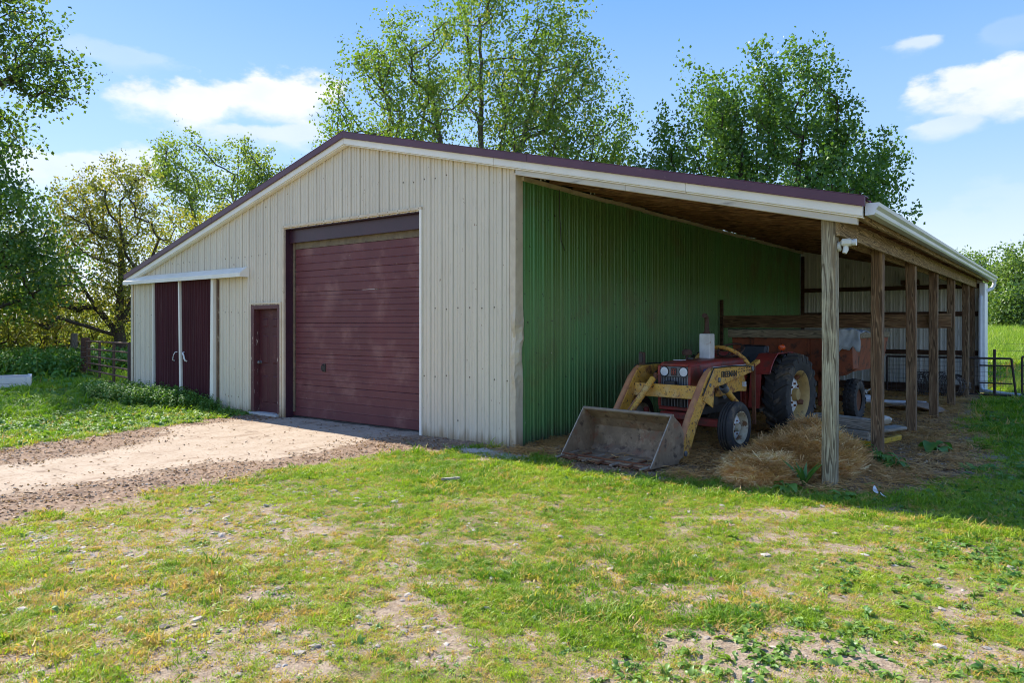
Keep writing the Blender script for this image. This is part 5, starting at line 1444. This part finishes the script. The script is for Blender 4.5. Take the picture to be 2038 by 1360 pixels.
scatter('weeds', np.stack([x, y, gz(x, y) - .006], 1), eul(n, .35), rng.uniform(.35, .85, n) * np.where(r > 9.5, 1.9, 1), rng.integers(0, 6, n), tw, weed_c)
# clover and other tiny leaves all through the turf
x, y, r = wedge(2.7, 9, 130); g_, dr_, sh_, ng_ = cover(x, y)
keep = (rng.random(len(x)) < g_ * (.25 + .75 * sstep(fbm(x * 1.7, y * 1.7, 57), .42, .62))) & ~in_shed(x, y, .1); x, y = x[keep], y[keep]; n = len(x)
scatter('clover', np.stack([x, y, gz(x, y) + .004], 1), eul(n, .3), rng.uniform(.18, .36, n), rng.integers(0, 6, n), np.clip(rng.normal(.65, .3, n), 0, 1), weed_c)

# nettle patch along the sliding doors
n0 = 2600; x = rng.uniform(-11.0, -6.6, n0); y = rng.uniform(-1.25, -.12, n0)
edge = -.28 - .85 * sstep(-x, 6.9, 9.0) + (fbm(x * 2, y * 2, 48) - .5) * .5
keep = y > edge; x, y = x[keep], y[keep]; n = len(x)
scatter('nettle_patch', np.stack([x, y, gz(x, y)], 1), eul(n, .2), rng.uniform(.5, 1.1, n) * (.40 + .55 * sstep(-x, 6.6, 8.2)), rng.integers(0, 4, n), np.clip(.3 + rng.normal(0, .3, n), 0, 1), nettle_c)
# rank growth in front of the fence on the far left
n0 = 9000; x = rng.uniform(-34, -16.0, n0); y = rng.uniform(-1.2, 5.2, n0)
keep = (x < -17.0) & (y > .1 - (x + 17) * .02 + (fbm(x, y, 49) - .5) * 1.2); x, y = x[keep], y[keep]; n = len(x)
scatter('fence_weeds', np.stack([x, y, gz(x, y)], 1), eul(n, .25), rng.uniform(1.2, 2.3, n), rng.integers(0, 4, n), np.clip(.3 + rng.normal(0, .3, n), 0, 1), nettle_c)

# gravel, clods and dry leaves
x, y, r = wedge(2.8, 14, 420); g_, dr_, sh_, ng_ = cover(x, y)
patch = sstep(fbm(x * 1.4, y * 1.4, 55), .44, .60) * sstep(2.8 - x, 0, 2.5) * sstep(-y, 2.2, 4.2)
chalk = np.exp(-(((x + .02) / .42) ** 2 + ((y + .62) / .16) ** 2) ** 2)
band = np.clip(ng_ - dr_ - sh_, 0, 1)
gs = gravel_spots(x, y)
prob = np.clip(.10 + .30 * gs + .8 * patch + .36 * band + .03 * dr_ + .9 * chalk + .05 * sh_, 0, 1)
keep = (rng.random(len(x)) < prob) & ~in_barn(x, y, .02)
x, y, dr_, band, chalk, gs = x[keep], y[keep], dr_[keep], band[keep], chalk[keep], gs[keep]; n = len(x)
tint = np.clip(.64 + rng.normal(0, .26, n) - .75 * band * rng.random(n) - .75 * dr_ + .5 * chalk, .0, 1.15)
size = np.clip(rng.lognormal(-4.15, .55, n), .006, .06) * (1 - .55 * dr_) * (1 - .35 * band) * .82
scatter('gravel', np.stack([x, y, gz(x, y) + size * .05 + .006 * dr_], 1), eul(n, .2), size, rng.integers(0, 6, n), tint, stone_c)
x, y, r = wedge(4, 15, 520); g_, dr_, sh_, ng_ = cover(x, y); band = np.clip(ng_ - dr_, 0, 1)
keep = (rng.random(len(x)) < .75 * band + .02 + .04 * dr_) & ~in_barn(x, y, .02); x, y = x[keep], y[keep]; n = len(x)
scatter('dry_leaves', np.stack([x, y, gz(x, y) + .006], 1), eul(n, .22), rng.uniform(.35, 1.0, n), rng.integers(0, 5, n), rng.random(n), litter_c)
# crushed white stone tipped at the corner of the barn
n = 2600; x = rng.normal(.02, .30, n); y = rng.normal(-.60, .085, n) - .05 * x
scatter('white_gravel', np.stack([x, y, gz(x, y) + .008], 1), eul(n, .4), rng.uniform(.008, .024, n), rng.integers(0, 6, n), rng.uniform(1.2, 1.7, n), stone_c)
n = 500; x = rng.normal(.75, .16, n); y = rng.normal(.35, .16, n); k = x > .06; x, y = x[k], y[k]; n = len(x)
scatter('white_gravel', np.stack([x, y, gz(x, y) + .008], 1), eul(n, .4), rng.uniform(.008, .04, n), rng.integers(0, 6, n), rng.uniform(.5, 1.2, n), stone_c)
# straw trodden into the shed floor
n0 = 15000; x = rng.uniform(.05, 5.3, n0); y = rng.uniform(-.6, 12.5, n0) ; g_, dr_, sh_, ng_ = cover(x, y)
bk_ = (x > .7) & (x < 2.5) & (y < .35)
keep = ~(bk_ & (rng.random(n0) < .85)) & (rng.random(n0) < sh_ * (.35 + .65 * sstep(fbm(x * 1.2, y * 1.2, 58), .35, .6))); x, y = x[keep], y[keep]; n = len(x)
scatter('straw_litter', np.stack([x, y, gz(x, y) + .004], 1), eul(n, .1), rng.uniform(.6, 1.3, n), rng.integers(0, 4, n), np.clip(rng.normal(.30, .25, n), 0, 1) * .8, straw_c)

# hay pile
def hay_h(x, y):
    def el(cx, cy, a, b, h, rot=0):
        c, s = math.cos(rot), math.sin(rot); u = ((x - cx) * c + (y - cy) * s) / a; v = (-(x - cx) * s + (y - cy) * c) / b
        return h * np.clip(1 - (u * u + v * v), 0, 1) ** .75
    h = np.maximum.reduce([el(3.52, 1.0, .56, .80, .26, .3), el(3.38, .05, .36, .48, .15), el(3.42, .45, .40, .55, .17), el(3.80, .8, .26, .42, .13), el(3.3, .5, .38, .45, .15), el(3.42, 1.75, .5, .55, .34), el(3.05, .55, .22, .2, .08), el(3.78, 1.45, .3, .3, .22)])
    return h * (.55 + .8 * fbm(x * 3.6, y * 3.6, 66)) * (.86 + .28 * vnoise(x * 11, y * 11, 68))
gx, gy = np.meshgrid(np.linspace(2.2, 4.8, 80), np.linspace(-.6, 2.7, 100))
hx, hy = gx.ravel(), gy.ravel(); hz = hay_h(hx, hy)
i = np.arange(8000).reshape(100, 80); q = np.stack([i[:-1, :-1], i[:-1, 1:], i[1:, 1:], i[1:, :-1]], -1).reshape(-1, 4)
q = q[(hz[q] > .02).any(1)]
M['hay'] = pbr('hay_mass', (.48, .27, .11), (.27, .145, .06), 20, rough=.95, bmp=1.0, bscale=50, bdist=.03)
hay = np_mesh('hay_pile', np.stack([hx, hy, np.where(hz > .01, hz - .01, -.03)], 1), q.ravel(), np.full(len(q), 4), M['hay'], smooth=True)
tag(hay, 'heap of loose golden hay behind the front wooden post', 'hay', kind='stuff')
n0 = 46000; x = rng.uniform(2.2, 4.85, n0); y = rng.uniform(-.65, 2.75, n0); h = hay_h(x, y); keep = h > .015; x, y, h = x[keep], y[keep], h[keep]; n = len(x)
e_ = .03; nx_ = -(hay_h(x + e_, y) - h) / e_; ny_ = -(hay_h(x, y + e_) - h) / e_
rx = np.arctan2(-ny_, 1.0); ry = np.arctan2(nx_, 1.0)
rot = np.stack([np.clip(rx, -1, 1) * .95 + rng.normal(0, .17, n), np.clip(ry, -1, 1) * .95 + rng.normal(0, .17, n), rng.uniform(0, 6.283, n)], 1)
hs = scatter('hay_strands', np.stack([x, y, h + rng.uniform(-.015, .02, n)], 1), rot, rng.uniform(.55, 1.15, n), rng.integers(0, 6, n), np.clip(rng.normal(.45, .22, n) + (fbm(x * 6, y * 6, 67) - .5) * 2.0, 0, 1), hay_c)
hs.parent = hay

# single plants one can point at
LM_dock = leafmat('dock_leaf', (.08, .20, .035), (.20, .34, .06), None, trans=.35, gloss=.25)
def set_tint(o, v):
    a = o.data.attributes.new('tint', 'FLOAT', 'POINT'); a.data.foreach_set('value', np.clip(rng.normal(v, .25, len(o.data.vertices)), 0, 1).astype(np.float32))
def plant(label, x, y, n, L, wd, seed, el, droop, stem, v=.4, cat='plant', name='leafy_plant', group=None):
    o = make_rosette(name, LM_dock, n, L, wd, seed, el, droop, stem); set_tint(o, v)
    o.location = (x, y, gz1(x, y)); tag(o, label, cat, group); return o
plant('broad leaved dock plant alone on the bare ground right of the lean-to', 4.62, 3.10, 9, .26, .17, 501, (.4, 1.2), .9, .12)
plant('upright blade leaved plant against the left of the front post', 3.86, -.10, 9, .38, .075, 502, (1.0, 1.45), .25, 0, .15)
plant('pale broad leaved plant at the foot of the front post', 3.78, -.42, 12, .16, .11, 503, (.3, 1.1), .7, .08, .8)
plant('pale weed clump just right of the front post foot', 4.30, -.42, 12, .15, .08, 504, (.4, 1.2), .6, .05, .95)
plant('bushy green weed in front of the second lean-to post', 4.20, 1.85, 26, .17, .07, 505, (.2, 1.3), .8, .16, .25)
plant('leafy weed sprawling beside the second lean-to post foot', 4.42, 1.55, 20, .16, .07, 506, (.2, 1.2), .8, .12, .3)
bl = ['big leaved burdock nearest the tube gate', 'big leaved burdock behind the planter corner', 'tall burdock between the planter and the wired gate post', 'burdock at the foot of the wired gate post', 'burdock right of the white planter', 'burdock under the third fence post', 'pale leaved burdock in front of the tube gate', 'low burdock between the nettles and the tube gate']
for k, (x, y, L) in enumerate([(-13.4, .2, .30), (-16.9, .0, .42), (-16.2, .55, .46), (-16.3, 1.0, .36), (-15.3, -.25, .40), (-18.6, 1.2, .45), (-13.9, -.45, .30), (-12.6, -.35, .26)]):
    plant(bl[k], x, y, 13, L, L * .62, 510 + k, (.3, 1.2), .9, L * .8, .25 + .1 * (k % 3), 'burdock', 'burdock_plant', 'burdock plants on the left').scale = (.8, .8, .7)

# ------------------------------------------------------------------ trees
def LMT(name, dark, light, dry=None, trans=.5): return leafmat(name, dark, light, dry, trans, .2)
def tree(name, label, cat, loc, trunk, env, n_tips, n_leaf, leaf, mat, bark, seed, r0=.006, upright=.25, shoot=1.0, spread=.32, group=None, shell=.55, tipcol=.5, clump=9):
    """trunk: list of stems, each a list of points (local). env: ellipsoids (cx,cy,cz,rx,ry,rz,weight). Branches grow to tips inside the envelope."""
    r = np.random.default_rng(seed)
    t0 = thing(name, label, cat, loc, (0, 0, 0), group)
    P = []; PAR = []; 
    for stem in trunk:
        first = True
        pts = [np.array(p, float) for p in stem]
        dense = [pts[0]]
        for a, b in zip(pts, pts[1:]):
            m = max(1, int(np.linalg.norm(b - a) / .6))
            for k in range(1, m + 1): dense.append(a + (b - a) * k / m + r.normal(0, .03, 3) * (k < m))
        root = None
        if P and np.linalg.norm(np.array(P[0]) - dense[0]) > .01:
            d = np.linalg.norm(np.array(P) - dense[0], axis=1); root = int(d.argmin())
        for k, p in enumerate(dense):
            if k == 0 and P and root is None: prev = 0; continue
            P.append(p); PAR.append((root if root is not None else -1) if k == 0 else (prev if k > 0 else -1)); prev = len(P) - 1
    w = np.array([e[6] for e in env], float); w /= w.sum()
    tips = []
    while len(tips) < n_tips:
        e = env[r.choice(len(env), p=w)]
        d = r.normal(0, 1, 3); d /= np.linalg.norm(d); q = r.uniform(shell, 1.0) ** .6
        tips.append(np.array(e[:3]) + d * np.array(e[3:6]) * q)
    tips = np.array(tips)
    base = np.array(P[-1]); order = np.argsort(np.linalg.norm((tips - base) * np.array([1, 1, .8]), axis=1))
    tipnode = []; tipdir = []
    plen = [0.0] * len(P)
    for i in range(1, len(P)): plen[i] = plen[PAR[i]] + np.linalg.norm(np.array(P[i]) - np.array(P[PAR[i]])) if PAR[i] >= 0 else 0
    for ti in order:
        tp = tips[ti]; A = np.array(P); v = tp - A; d = np.linalg.norm(v, axis=1) + 1e-6
        cost = d * (1 + .9 * np.maximum(0, .25 - v[:, 2] / d)) + .18 * np.array(plen)
        j = int(cost.argmin()); a = A[j]; L = d[j]; m = max(2, int(L / .55))
        ctrl = a + (tp - a) * .5 + np.array([0, 0, -upright * L * .35]) + r.normal(0, .06, 3) * L
        prev = j
        for k in range(1, m + 1):
            t = k / m; p = (1 - t) ** 2 * a + 2 * t * (1 - t) * ctrl + t * t * tp + (r.normal(0, .025, 3) * L * .3 if k < m else 0)
            P.append(p); PAR.append(prev); plen.append(plen[prev] + np.linalg.norm(p - np.array(P[prev]))); prev = len(P) - 1
        tipnode.append(prev); dd = tp - ctrl; dd = dd / (np.linalg.norm(dd) + 1e-6); dd[2] += upright * 1.5; tipdir.append(dd / np.linalg.norm(dd))
    N = len(P); P = np.array(P); cnt = np.zeros(N)
    for tnode in tipnode:
        k = tnode
        while k >= 0: cnt[k] += 1; k = PAR[k]
    rad = r0 * 2.2 * np.maximum(cnt, .6) ** .5
    # branch tubes, one chain per run
    kids = [[] for _ in range(N)]
    for k, p in enumerate(PAR):
        if p >= 0: kids[p].append(k)
    tr_, br_ = MB(), MB(); big = rad.max() * .33
    starts = [(k, -1) for k in range(N) if PAR[k] < 0]
    while starts:
        k, par = starts.pop(); chain = [par, k] if par >= 0 else [k]
        while kids[k]:
            ks = sorted(kids[k], key=lambda q: -cnt[q])
            for o in ks[1:]: starts.append((o, k))
            k = ks[0]; chain.append(k)
        if len(chain) < 2: continue
        rr = [float(rad[c]) for c in chain]
        if par >= 0: rr[0] = min(rr[0], rr[1] * 1.25)
        if chain[0] == 0 or PAR[chain[0]] < 0: rr[0] *= 1.35
        rr[-1] *= .4
        (tr_ if rr[0] > big else br_).tube([P[c] for c in chain], rr, 8 if rr[0] > big else 5, cap=False)
    if tr_.v: tr_.build('trunk', bark, t0, smooth=True)
    if br_.v: br_.build('branches', bark, t0, smooth=True, kind='stuff')
    # leaves in small sprays along the shoots at each tip
    nt = len(tipnode); per = n_leaf // (nt * clump) + 1
    TP = P[tipnode]; TD = np.array(tipdir); PRE = P[[PAR[k] for k in tipnode]]
    ti = np.repeat(np.arange(nt), per)
    t = r.uniform(-1.0, 1.0, len(ti))
    back = TP[ti] + (PRE[ti] - TP[ti]) * (np.clip(-t, 0, 1) * 1.6)[:, None]
    c = np.where((t > 0)[:, None], TP[ti] + TD[ti] * (t * shoot)[:, None], back)
    sp_ = spread * np.where(t > 0, 1 - .75 * t, 1.0)
    c = c + r.normal(0, 1, (len(ti), 3)) * sp_[:, None]
    cl_t = r.normal(tipcol, .18, len(ti)) + r.normal(0, .10, nt)[ti]
    cc = np.repeat(c, clump, 0) + r.normal(0, leaf * .95, (len(c) * clump, 3))
    tint = np.clip(np.repeat(cl_t, clump) + r.normal(0, .14, len(cc)), 0, 1)
    n = len(cc)
    d = r.normal(0, 1, (n, 3)); d[:, 2] -= .35; d /= np.linalg.norm(d, axis=1)[:, None]
    u = r.normal(0, 1, (n, 3)); s = np.cross(d, u); s /= np.linalg.norm(s, axis=1)[:, None]; nn = np.cross(d, s)
    L = leaf * r.uniform(.6, 1.25, n)[:, None]
    V = np.stack([cc, cc + d * L * .45 + s * L * .36 + nn * L * .08, cc + d * L, cc + d * L * .45 - s * L * .36 + nn * L * .08], 1).reshape(-1, 3)
    lo = np.arange(n * 4)
    np_mesh('crown', V, lo, np.full(n, 4), mat, t0, attrs={'tint': ('FACE', tint)})
    return t0

def far_point(px, depth):
    """ground point at a given distance along the photograph's own bearing px"""
    p = CAM + (Vector((-math.sin(YAW), math.cos(YAW), 0)) + Vector((math.cos(YAW), math.sin(YAW), 0)) * ((px - 1019) / FPX)) * depth
    return p.x, p.y
VR = Vector((math.cos(YAW), math.sin(YAW), 0)); VF = Vector((-math.sin(YAW), math.cos(YAW), 0))
def L2(a, b, z): v = VR * a + VF * b; return (v.x, v.y, z)       # local point: a to the right, b away, z up
def EN(a, b, z, ra, rz, w, rb=None): v = VR * a + VF * b; return (v.x, v.y, z, ra, ra if rb is None else rb, rz, w)

# big cottonwood-like tree behind the ridge
x, y = far_point(945, 34)
tm = LMT('spring_leaf', (.10, .185, .028), (.235, .315, .06), (.30, .27, .08))
tree('tall_tree', 'tall airy light green tree fanning out behind the barn ridge', 'tree', (x, y, gz1(x, y)),
     [[(0, 0, -.3), (0.1, 0, 2.5), (0, .1, 4.5)], [L2(0, 0, 4.5), L2(-1.0, 0, 7.5), L2(-1.8, .3, 11), L2(-2.2, .2, 14)], [L2(0, 0, 4.0), L2(.2, .3, 8), L2(.3, .4, 12.5), L2(.2, .2, 16)],
      [L2(.1, 0, 4.3), L2(1.6, .3, 8), L2(2.6, 0, 11.5), L2(3.3, -.3, 14.5)], [L2(.1, 0, 3.8), L2(2.6, -.5, 6.5), L2(4.6, 0, 9.2), L2(5.6, .2, 11)], [L2(-.1, 0, 4), L2(-2.8, .4, 7.5), L2(-4.4, 0, 10.5)]],
     [EN(-4.2, 0, 11.2, 2.9, 3.4, 1.1), EN(-1.2, 0, 14.6, 2.9, 3.6, 1.2), EN(1.8, 0, 14.5, 2.6, 3.8, 1.1), EN(5.2, 0, 11.0, 2.2, 2.8, .8), EN(0, 0, 10.5, 4.8, 2.8, 1.5), EN(3.6, 0, 9.2, 3.8, 2.4, 1.1), EN(-4.6, 0, 8.8, 3.0, 2.0, .7), EN(-2.8, 0, 13.2, 2.4, 2.6, .6), EN(3.6, 0, 12.6, 2.2, 2.4, .6), EN(6.2, 0, 8.2, 1.3, 1.6, .25), EN(4.4, 0, 14.6, 1.0, 1.9, .18), EN(-6.2, 0, 8.6, 1.1, 1.0, .12)],
     420, 47000, .15, tm, M['bark_grey'], 11, r0=.0078, upright=.22, shoot=1.15, spread=.36, tipcol=.48)
# maple with upright shoots behind the lean-to
x, y = far_point(1520, 31)
tree('maple_tree', 'dense mid green maple with upright shoots behind the lean-to roof', 'tree', (x, y, gz1(x, y)),
     [[(0, 0, -.3), (0, 0, 2.2)], [L2(0, 0, 2.2), L2(-1.8, 0, 5.5), L2(-2.9, .2, 9)], [L2(0, 0, 2.0), L2(-.3, 0, 6), L2(-.2, .3, 10.5)], [L2(0, 0, 2.2), L2(1.2, 0, 6), L2(1.8, .2, 10.5)], [L2(0, 0, 2.0), L2(2.6, .2, 5), L2(4.2, 0, 8.4)]],
     [EN(-2.9, 0, 9.2, 1.7, 3.2, 1.0), EN(-.5, 0, 9.8, 1.3, 3.3, 1.0), EN(1.8, 0, 10.1, 1.5, 3.5, 1.0), EN(3.7, 0, 7.8, 1.55, 2.5, .8), EN(0, 0, 6.0, 4.4, 2.4, 1.5), EN(-4.2, 0, 5.9, 1.6, 1.8, .4), EN(3.9, 0, 5.0, 1.6, 2.0, .5), EN(4.3, 0, 5.6, 1.0, .8, .12)],
     280, 48000, .165, LMT('maple_leaf', (.062, .145, .028), (.165, .27, .052), None, .42), M['bark'], 12, r0=.008, upright=.9, shoot=1.5, spread=.30, tipcol=.45)
x, y = far_point(1300, 29)
tree('young_tree', 'small young tree poking over the lean-to roof left of the maple', 'tree', (x, y, gz1(x, y)), [[(0, 0, -.2), (0, 0, 3), (0, 0, 7)]],
     [EN(0, 0, 6.6, .75, 1.8, 1), EN(-.1, 0, 4.5, 1.1, 1.4, .8)], 34, 3200, .14, LMT('young_leaf', (.055, .125, .028), (.14, .23, .05), None, .42), M['bark'], 13, r0=.007, upright=.7, shoot=.8, spread=.22)
# tall tree off the left edge whose boughs hang into view
x, y = far_point(-305, 27); K = 27 / 19
def KL(a, b, z): return L2(a * K, b * K, z * K)
def KE(a, b, z, ra, rz, w): return EN(a * K, b * K, z * K, ra * K, rz * K, w)
tree('overhanging_tree', 'tall dark leaved tree at the left edge with boughs hanging over', 'tree', (x, y, gz1(x, y)),
     [[(0, 0, -.3), KL(0, 0, 3.5), KL(.2, 0, 7)], [KL(0, 0, 4), KL(1.6, 0, 6.2), KL(3.6, .2, 7.4), KL(4.8, .1, 7.9)], [KL(.1, 0, 6), KL(2.0, 0, 8.5), KL(3.6, 0, 10)]],
     [KE(3.9, 0, 8.8, 1.5, .75, .9), KE(5.1, 0, 7.6, 1.1, .6, .6), KE(3.2, 0, 10.2, 1.5, .9, .7), KE(1.5, 0, 9.5, 2.2, 2.0, .7), KE(3.4, 0, 6.0, 1.3, .8, .7), KE(-1.5, 0, 8.5, 2.6, 2.6, .8)],
     250, 9500, .165, LMT('dark_leaf', (.065, .13, .026), (.18, .24, .05), (.22, .17, .05), .5), M['bark'], 14, r0=.0075, upright=-.05, shoot=1.0, spread=.26, tipcol=.35, shell=.3)
# dense green tree at the left
x, y = far_point(-120, 23)
tree('bushy_tree', 'dense bushy green tree at the left edge above the fence', 'tree', (x, y, gz1(x, y)),
     [[(0, 0, -.3), (0, 0, 2), L2(.2, 0, 5.5)], [L2(0, 0, 1.4), L2(1.6, 0, 3.2), L2(2.6, 0, 4.6)], [L2(0, 0, 1.5), L2(-1.6, 0, 3.5)]],
     [EN(.3, 0, 6.4, 2.0, 1.7, 1.0), EN(1.2, 0, 4.6, 2.3, 1.6, 1.2), EN(-1.5, 0, 4.5, 2.3, 2.2, .9), EN(1.6, -.5, 3.0, 2.4, 1.2, 1.1), EN(-1.0, -.5, 2.8, 2.4, 1.2, .8), EN(3.0, 0, 3.2, 1.3, 1.2, .35)],
     170, 24000, .125, LMT('bushy_leaf', (.06, .145, .026), (.19, .28, .05), (.28, .26, .06), .52), M['bark'], 15, r0=.008, upright=.1, shoot=.6, spread=.32, tipcol=.42)
# gnarled olive-leaved tree by the barn's left corner
x, y = far_point(236, 27)
olive = LMT('olive_leaf', (.115, .145, .026), (.28, .28, .055), (.33, .25, .07), .55)
tree('gnarled_tree', 'gnarled tree with sparse olive leaves left of the barn', 'tree', (x, y, gz1(x, y)),
     [[(0, 0, -.3), L2(0, 0, 1.6), L2(.1, 0, 3.2), L2(.0, .1, 6.2)], [L2(0, 0, 1.2), L2(-1.2, 0, 2.8), L2(-2.2, .2, 4.2)], [L2(0, 0, 1.6), L2(.9, 0, 3.2), L2(1.5, 0, 4.8)]],
     [EN(0, 0, 6.0, 1.4, 1.6, 1.0), EN(-1.5, 0, 5.2, 1.2, 1.4, .8), EN(1.1, 0, 4.6, 1.2, 1.5, .7), EN(-1.3, 0, 3.2, 1.9, 1.2, 1.2), EN(.9, 0, 2.8, 1.4, 1.1, .7), EN(-3.2, 0, 3.0, 1.5, 1.4, .9), EN(-4.2, 0, 4.2, 1.2, 1.2, .6), EN(-1.5, -.3, 2.0, 2.2, .6, .5)],
     300, 28000, .10, olive, M['bark'], 16, r0=.0058, upright=.15, shoot=.5, spread=.30, tipcol=.6)
# hedgerow of low bushes under them
for k, (px, dp, w, h, l) in enumerate([(-60, 27, 2.2, 2.3, 'low yellow green bush at the far left under the bushy tree'), (70, 29, 2.4, 2.6, 'rounded olive bush behind the grey fence posts'), (160, 31, 2.2, 2.2, 'low leafy bush behind the tube gate post'), (330, 34, 2.6, 3.4, 'broad bush showing past the barn left wall')]):
    x, y = far_point(px, dp)
    tree('hedge_bush', l, 'bush', (x, y, gz1(x, y)), [[(0, 0, -.1), (0, 0, .6)]], [EN(0, 0, h * .62, w, h * .42, 1.0), EN(.6, 0, h * .3, w * .8, h * .3, .5)], 70, 6500, .11, olive, M['bark'], 30 + k, r0=.007, upright=.3, shoot=.4, spread=.26, tipcol=.6 if k % 2 else .4, group='bushes of the hedgerow on the left')
# pale tree and yellow one behind the left roof slope
x, y = far_point(445, 42)
tree('pale_tree', 'pale green tree rising behind the left slope of the barn roof', 'tree', (x, y, gz1(x, y)),
     [[(0, 0, -.3), (0, 0, 4)], [L2(0, 0, 4), L2(-1.5, 0, 7), L2(-2.2, 0, 10)], [L2(0, 0, 4), L2(.6, 0, 8), L2(.9, 0, 11)], [L2(0, 0, 4), L2(2.0, 0, 7), L2(3.0, 0, 9)]],
     [EN(-1.9, 0, 10.4, 1.9, 2.2, 1.0), EN(.6, 0, 10.0, 1.9, 2.2, 1.0), EN(2.6, 0, 9.2, 1.6, 1.7, .7), EN(0, 0, 7.6, 3.2, 1.8, .9)],
     120, 12500, .17, LMT('pale_leaf', (.145, .215, .045), (.27, .33, .09), None, .5), M['bark_grey'], 17, r0=.009, upright=.35, shoot=1.0, spread=.36, tipcol=.5)
x, y = far_point(395, 34)
tree('yellow_tree', 'yellow green tree in flower between the gnarled tree and the roof', 'tree', (x, y, gz1(x, y)),
     [[(0, 0, -.3), (0, 0, 2.5)], [L2(0, 0, 2.5), L2(-.8, 0, 4.5)], [L2(0, 0, 2.5), L2(1.0, 0, 4.6)]],
     [EN(-.8, 0, 5.0, 1.5, 1.6, 1), EN(1.1, 0, 5.4, 1.7, 1.5, 1), EN(0, 0, 3.6, 2.2, 1.3, .9)], 100, 10500, .12, LMT('yellow_leaf', (.22, .22, .035), (.36, .33, .06), None, .5), M['bark'], 18, r0=.008, upright=.3, shoot=.6, spread=.3, tipcol=.5)
# far trees at the right on the pasture's edge
fm = LMT('far_leaf', (.085, .155, .035), (.20, .29, .065), None, .42)
for k, (px, dp, w, h, l) in enumerate([(1930, 118, 4.2, 13.0, 'pale far tree just past the end of the gutter'), (1995, 100, 4.6, 10.8, 'rounded green tree on the far edge of the pasture'), (2052, 96, 4.8, 12.4, 'far green tree cut by the right edge of the view'), (1962, 104, 3.6, 7.6, 'low dark bush at the near foot of the far trees'), (2120, 100, 5, 12, 'far tree at the right end of the far row'), (1880, 122, 5, 11, 'far tree behind the lean-to corner'), (2030, 92, 3.2, 5.2, 'small rounded bush before the far trees')]):
    x, y = far_point(px, dp)
    tree('far_tree', l, 'tree', (x, y, gz1(x, y)), [[(0, 0, -.3), (0, 0, h * .3)]], [EN(0, 0, h * .70, w * .75, h * .30, 1.0), EN(-w * .4, 0, h * .45, w * .65, h * .28, .7), EN(w * .4, -.5, h * .42, w * .65, h * .28, .7), EN(0, -1, h * .22, w * .9, h * .2, .8)],
         100, 8000, .42, fm, M['bark'], 60 + k, r0=.014, upright=.3, shoot=.9, spread=.7, tipcol=.3 if k in (3, 6) else .5, group='trees on the far edge of the pasture', clump=6)
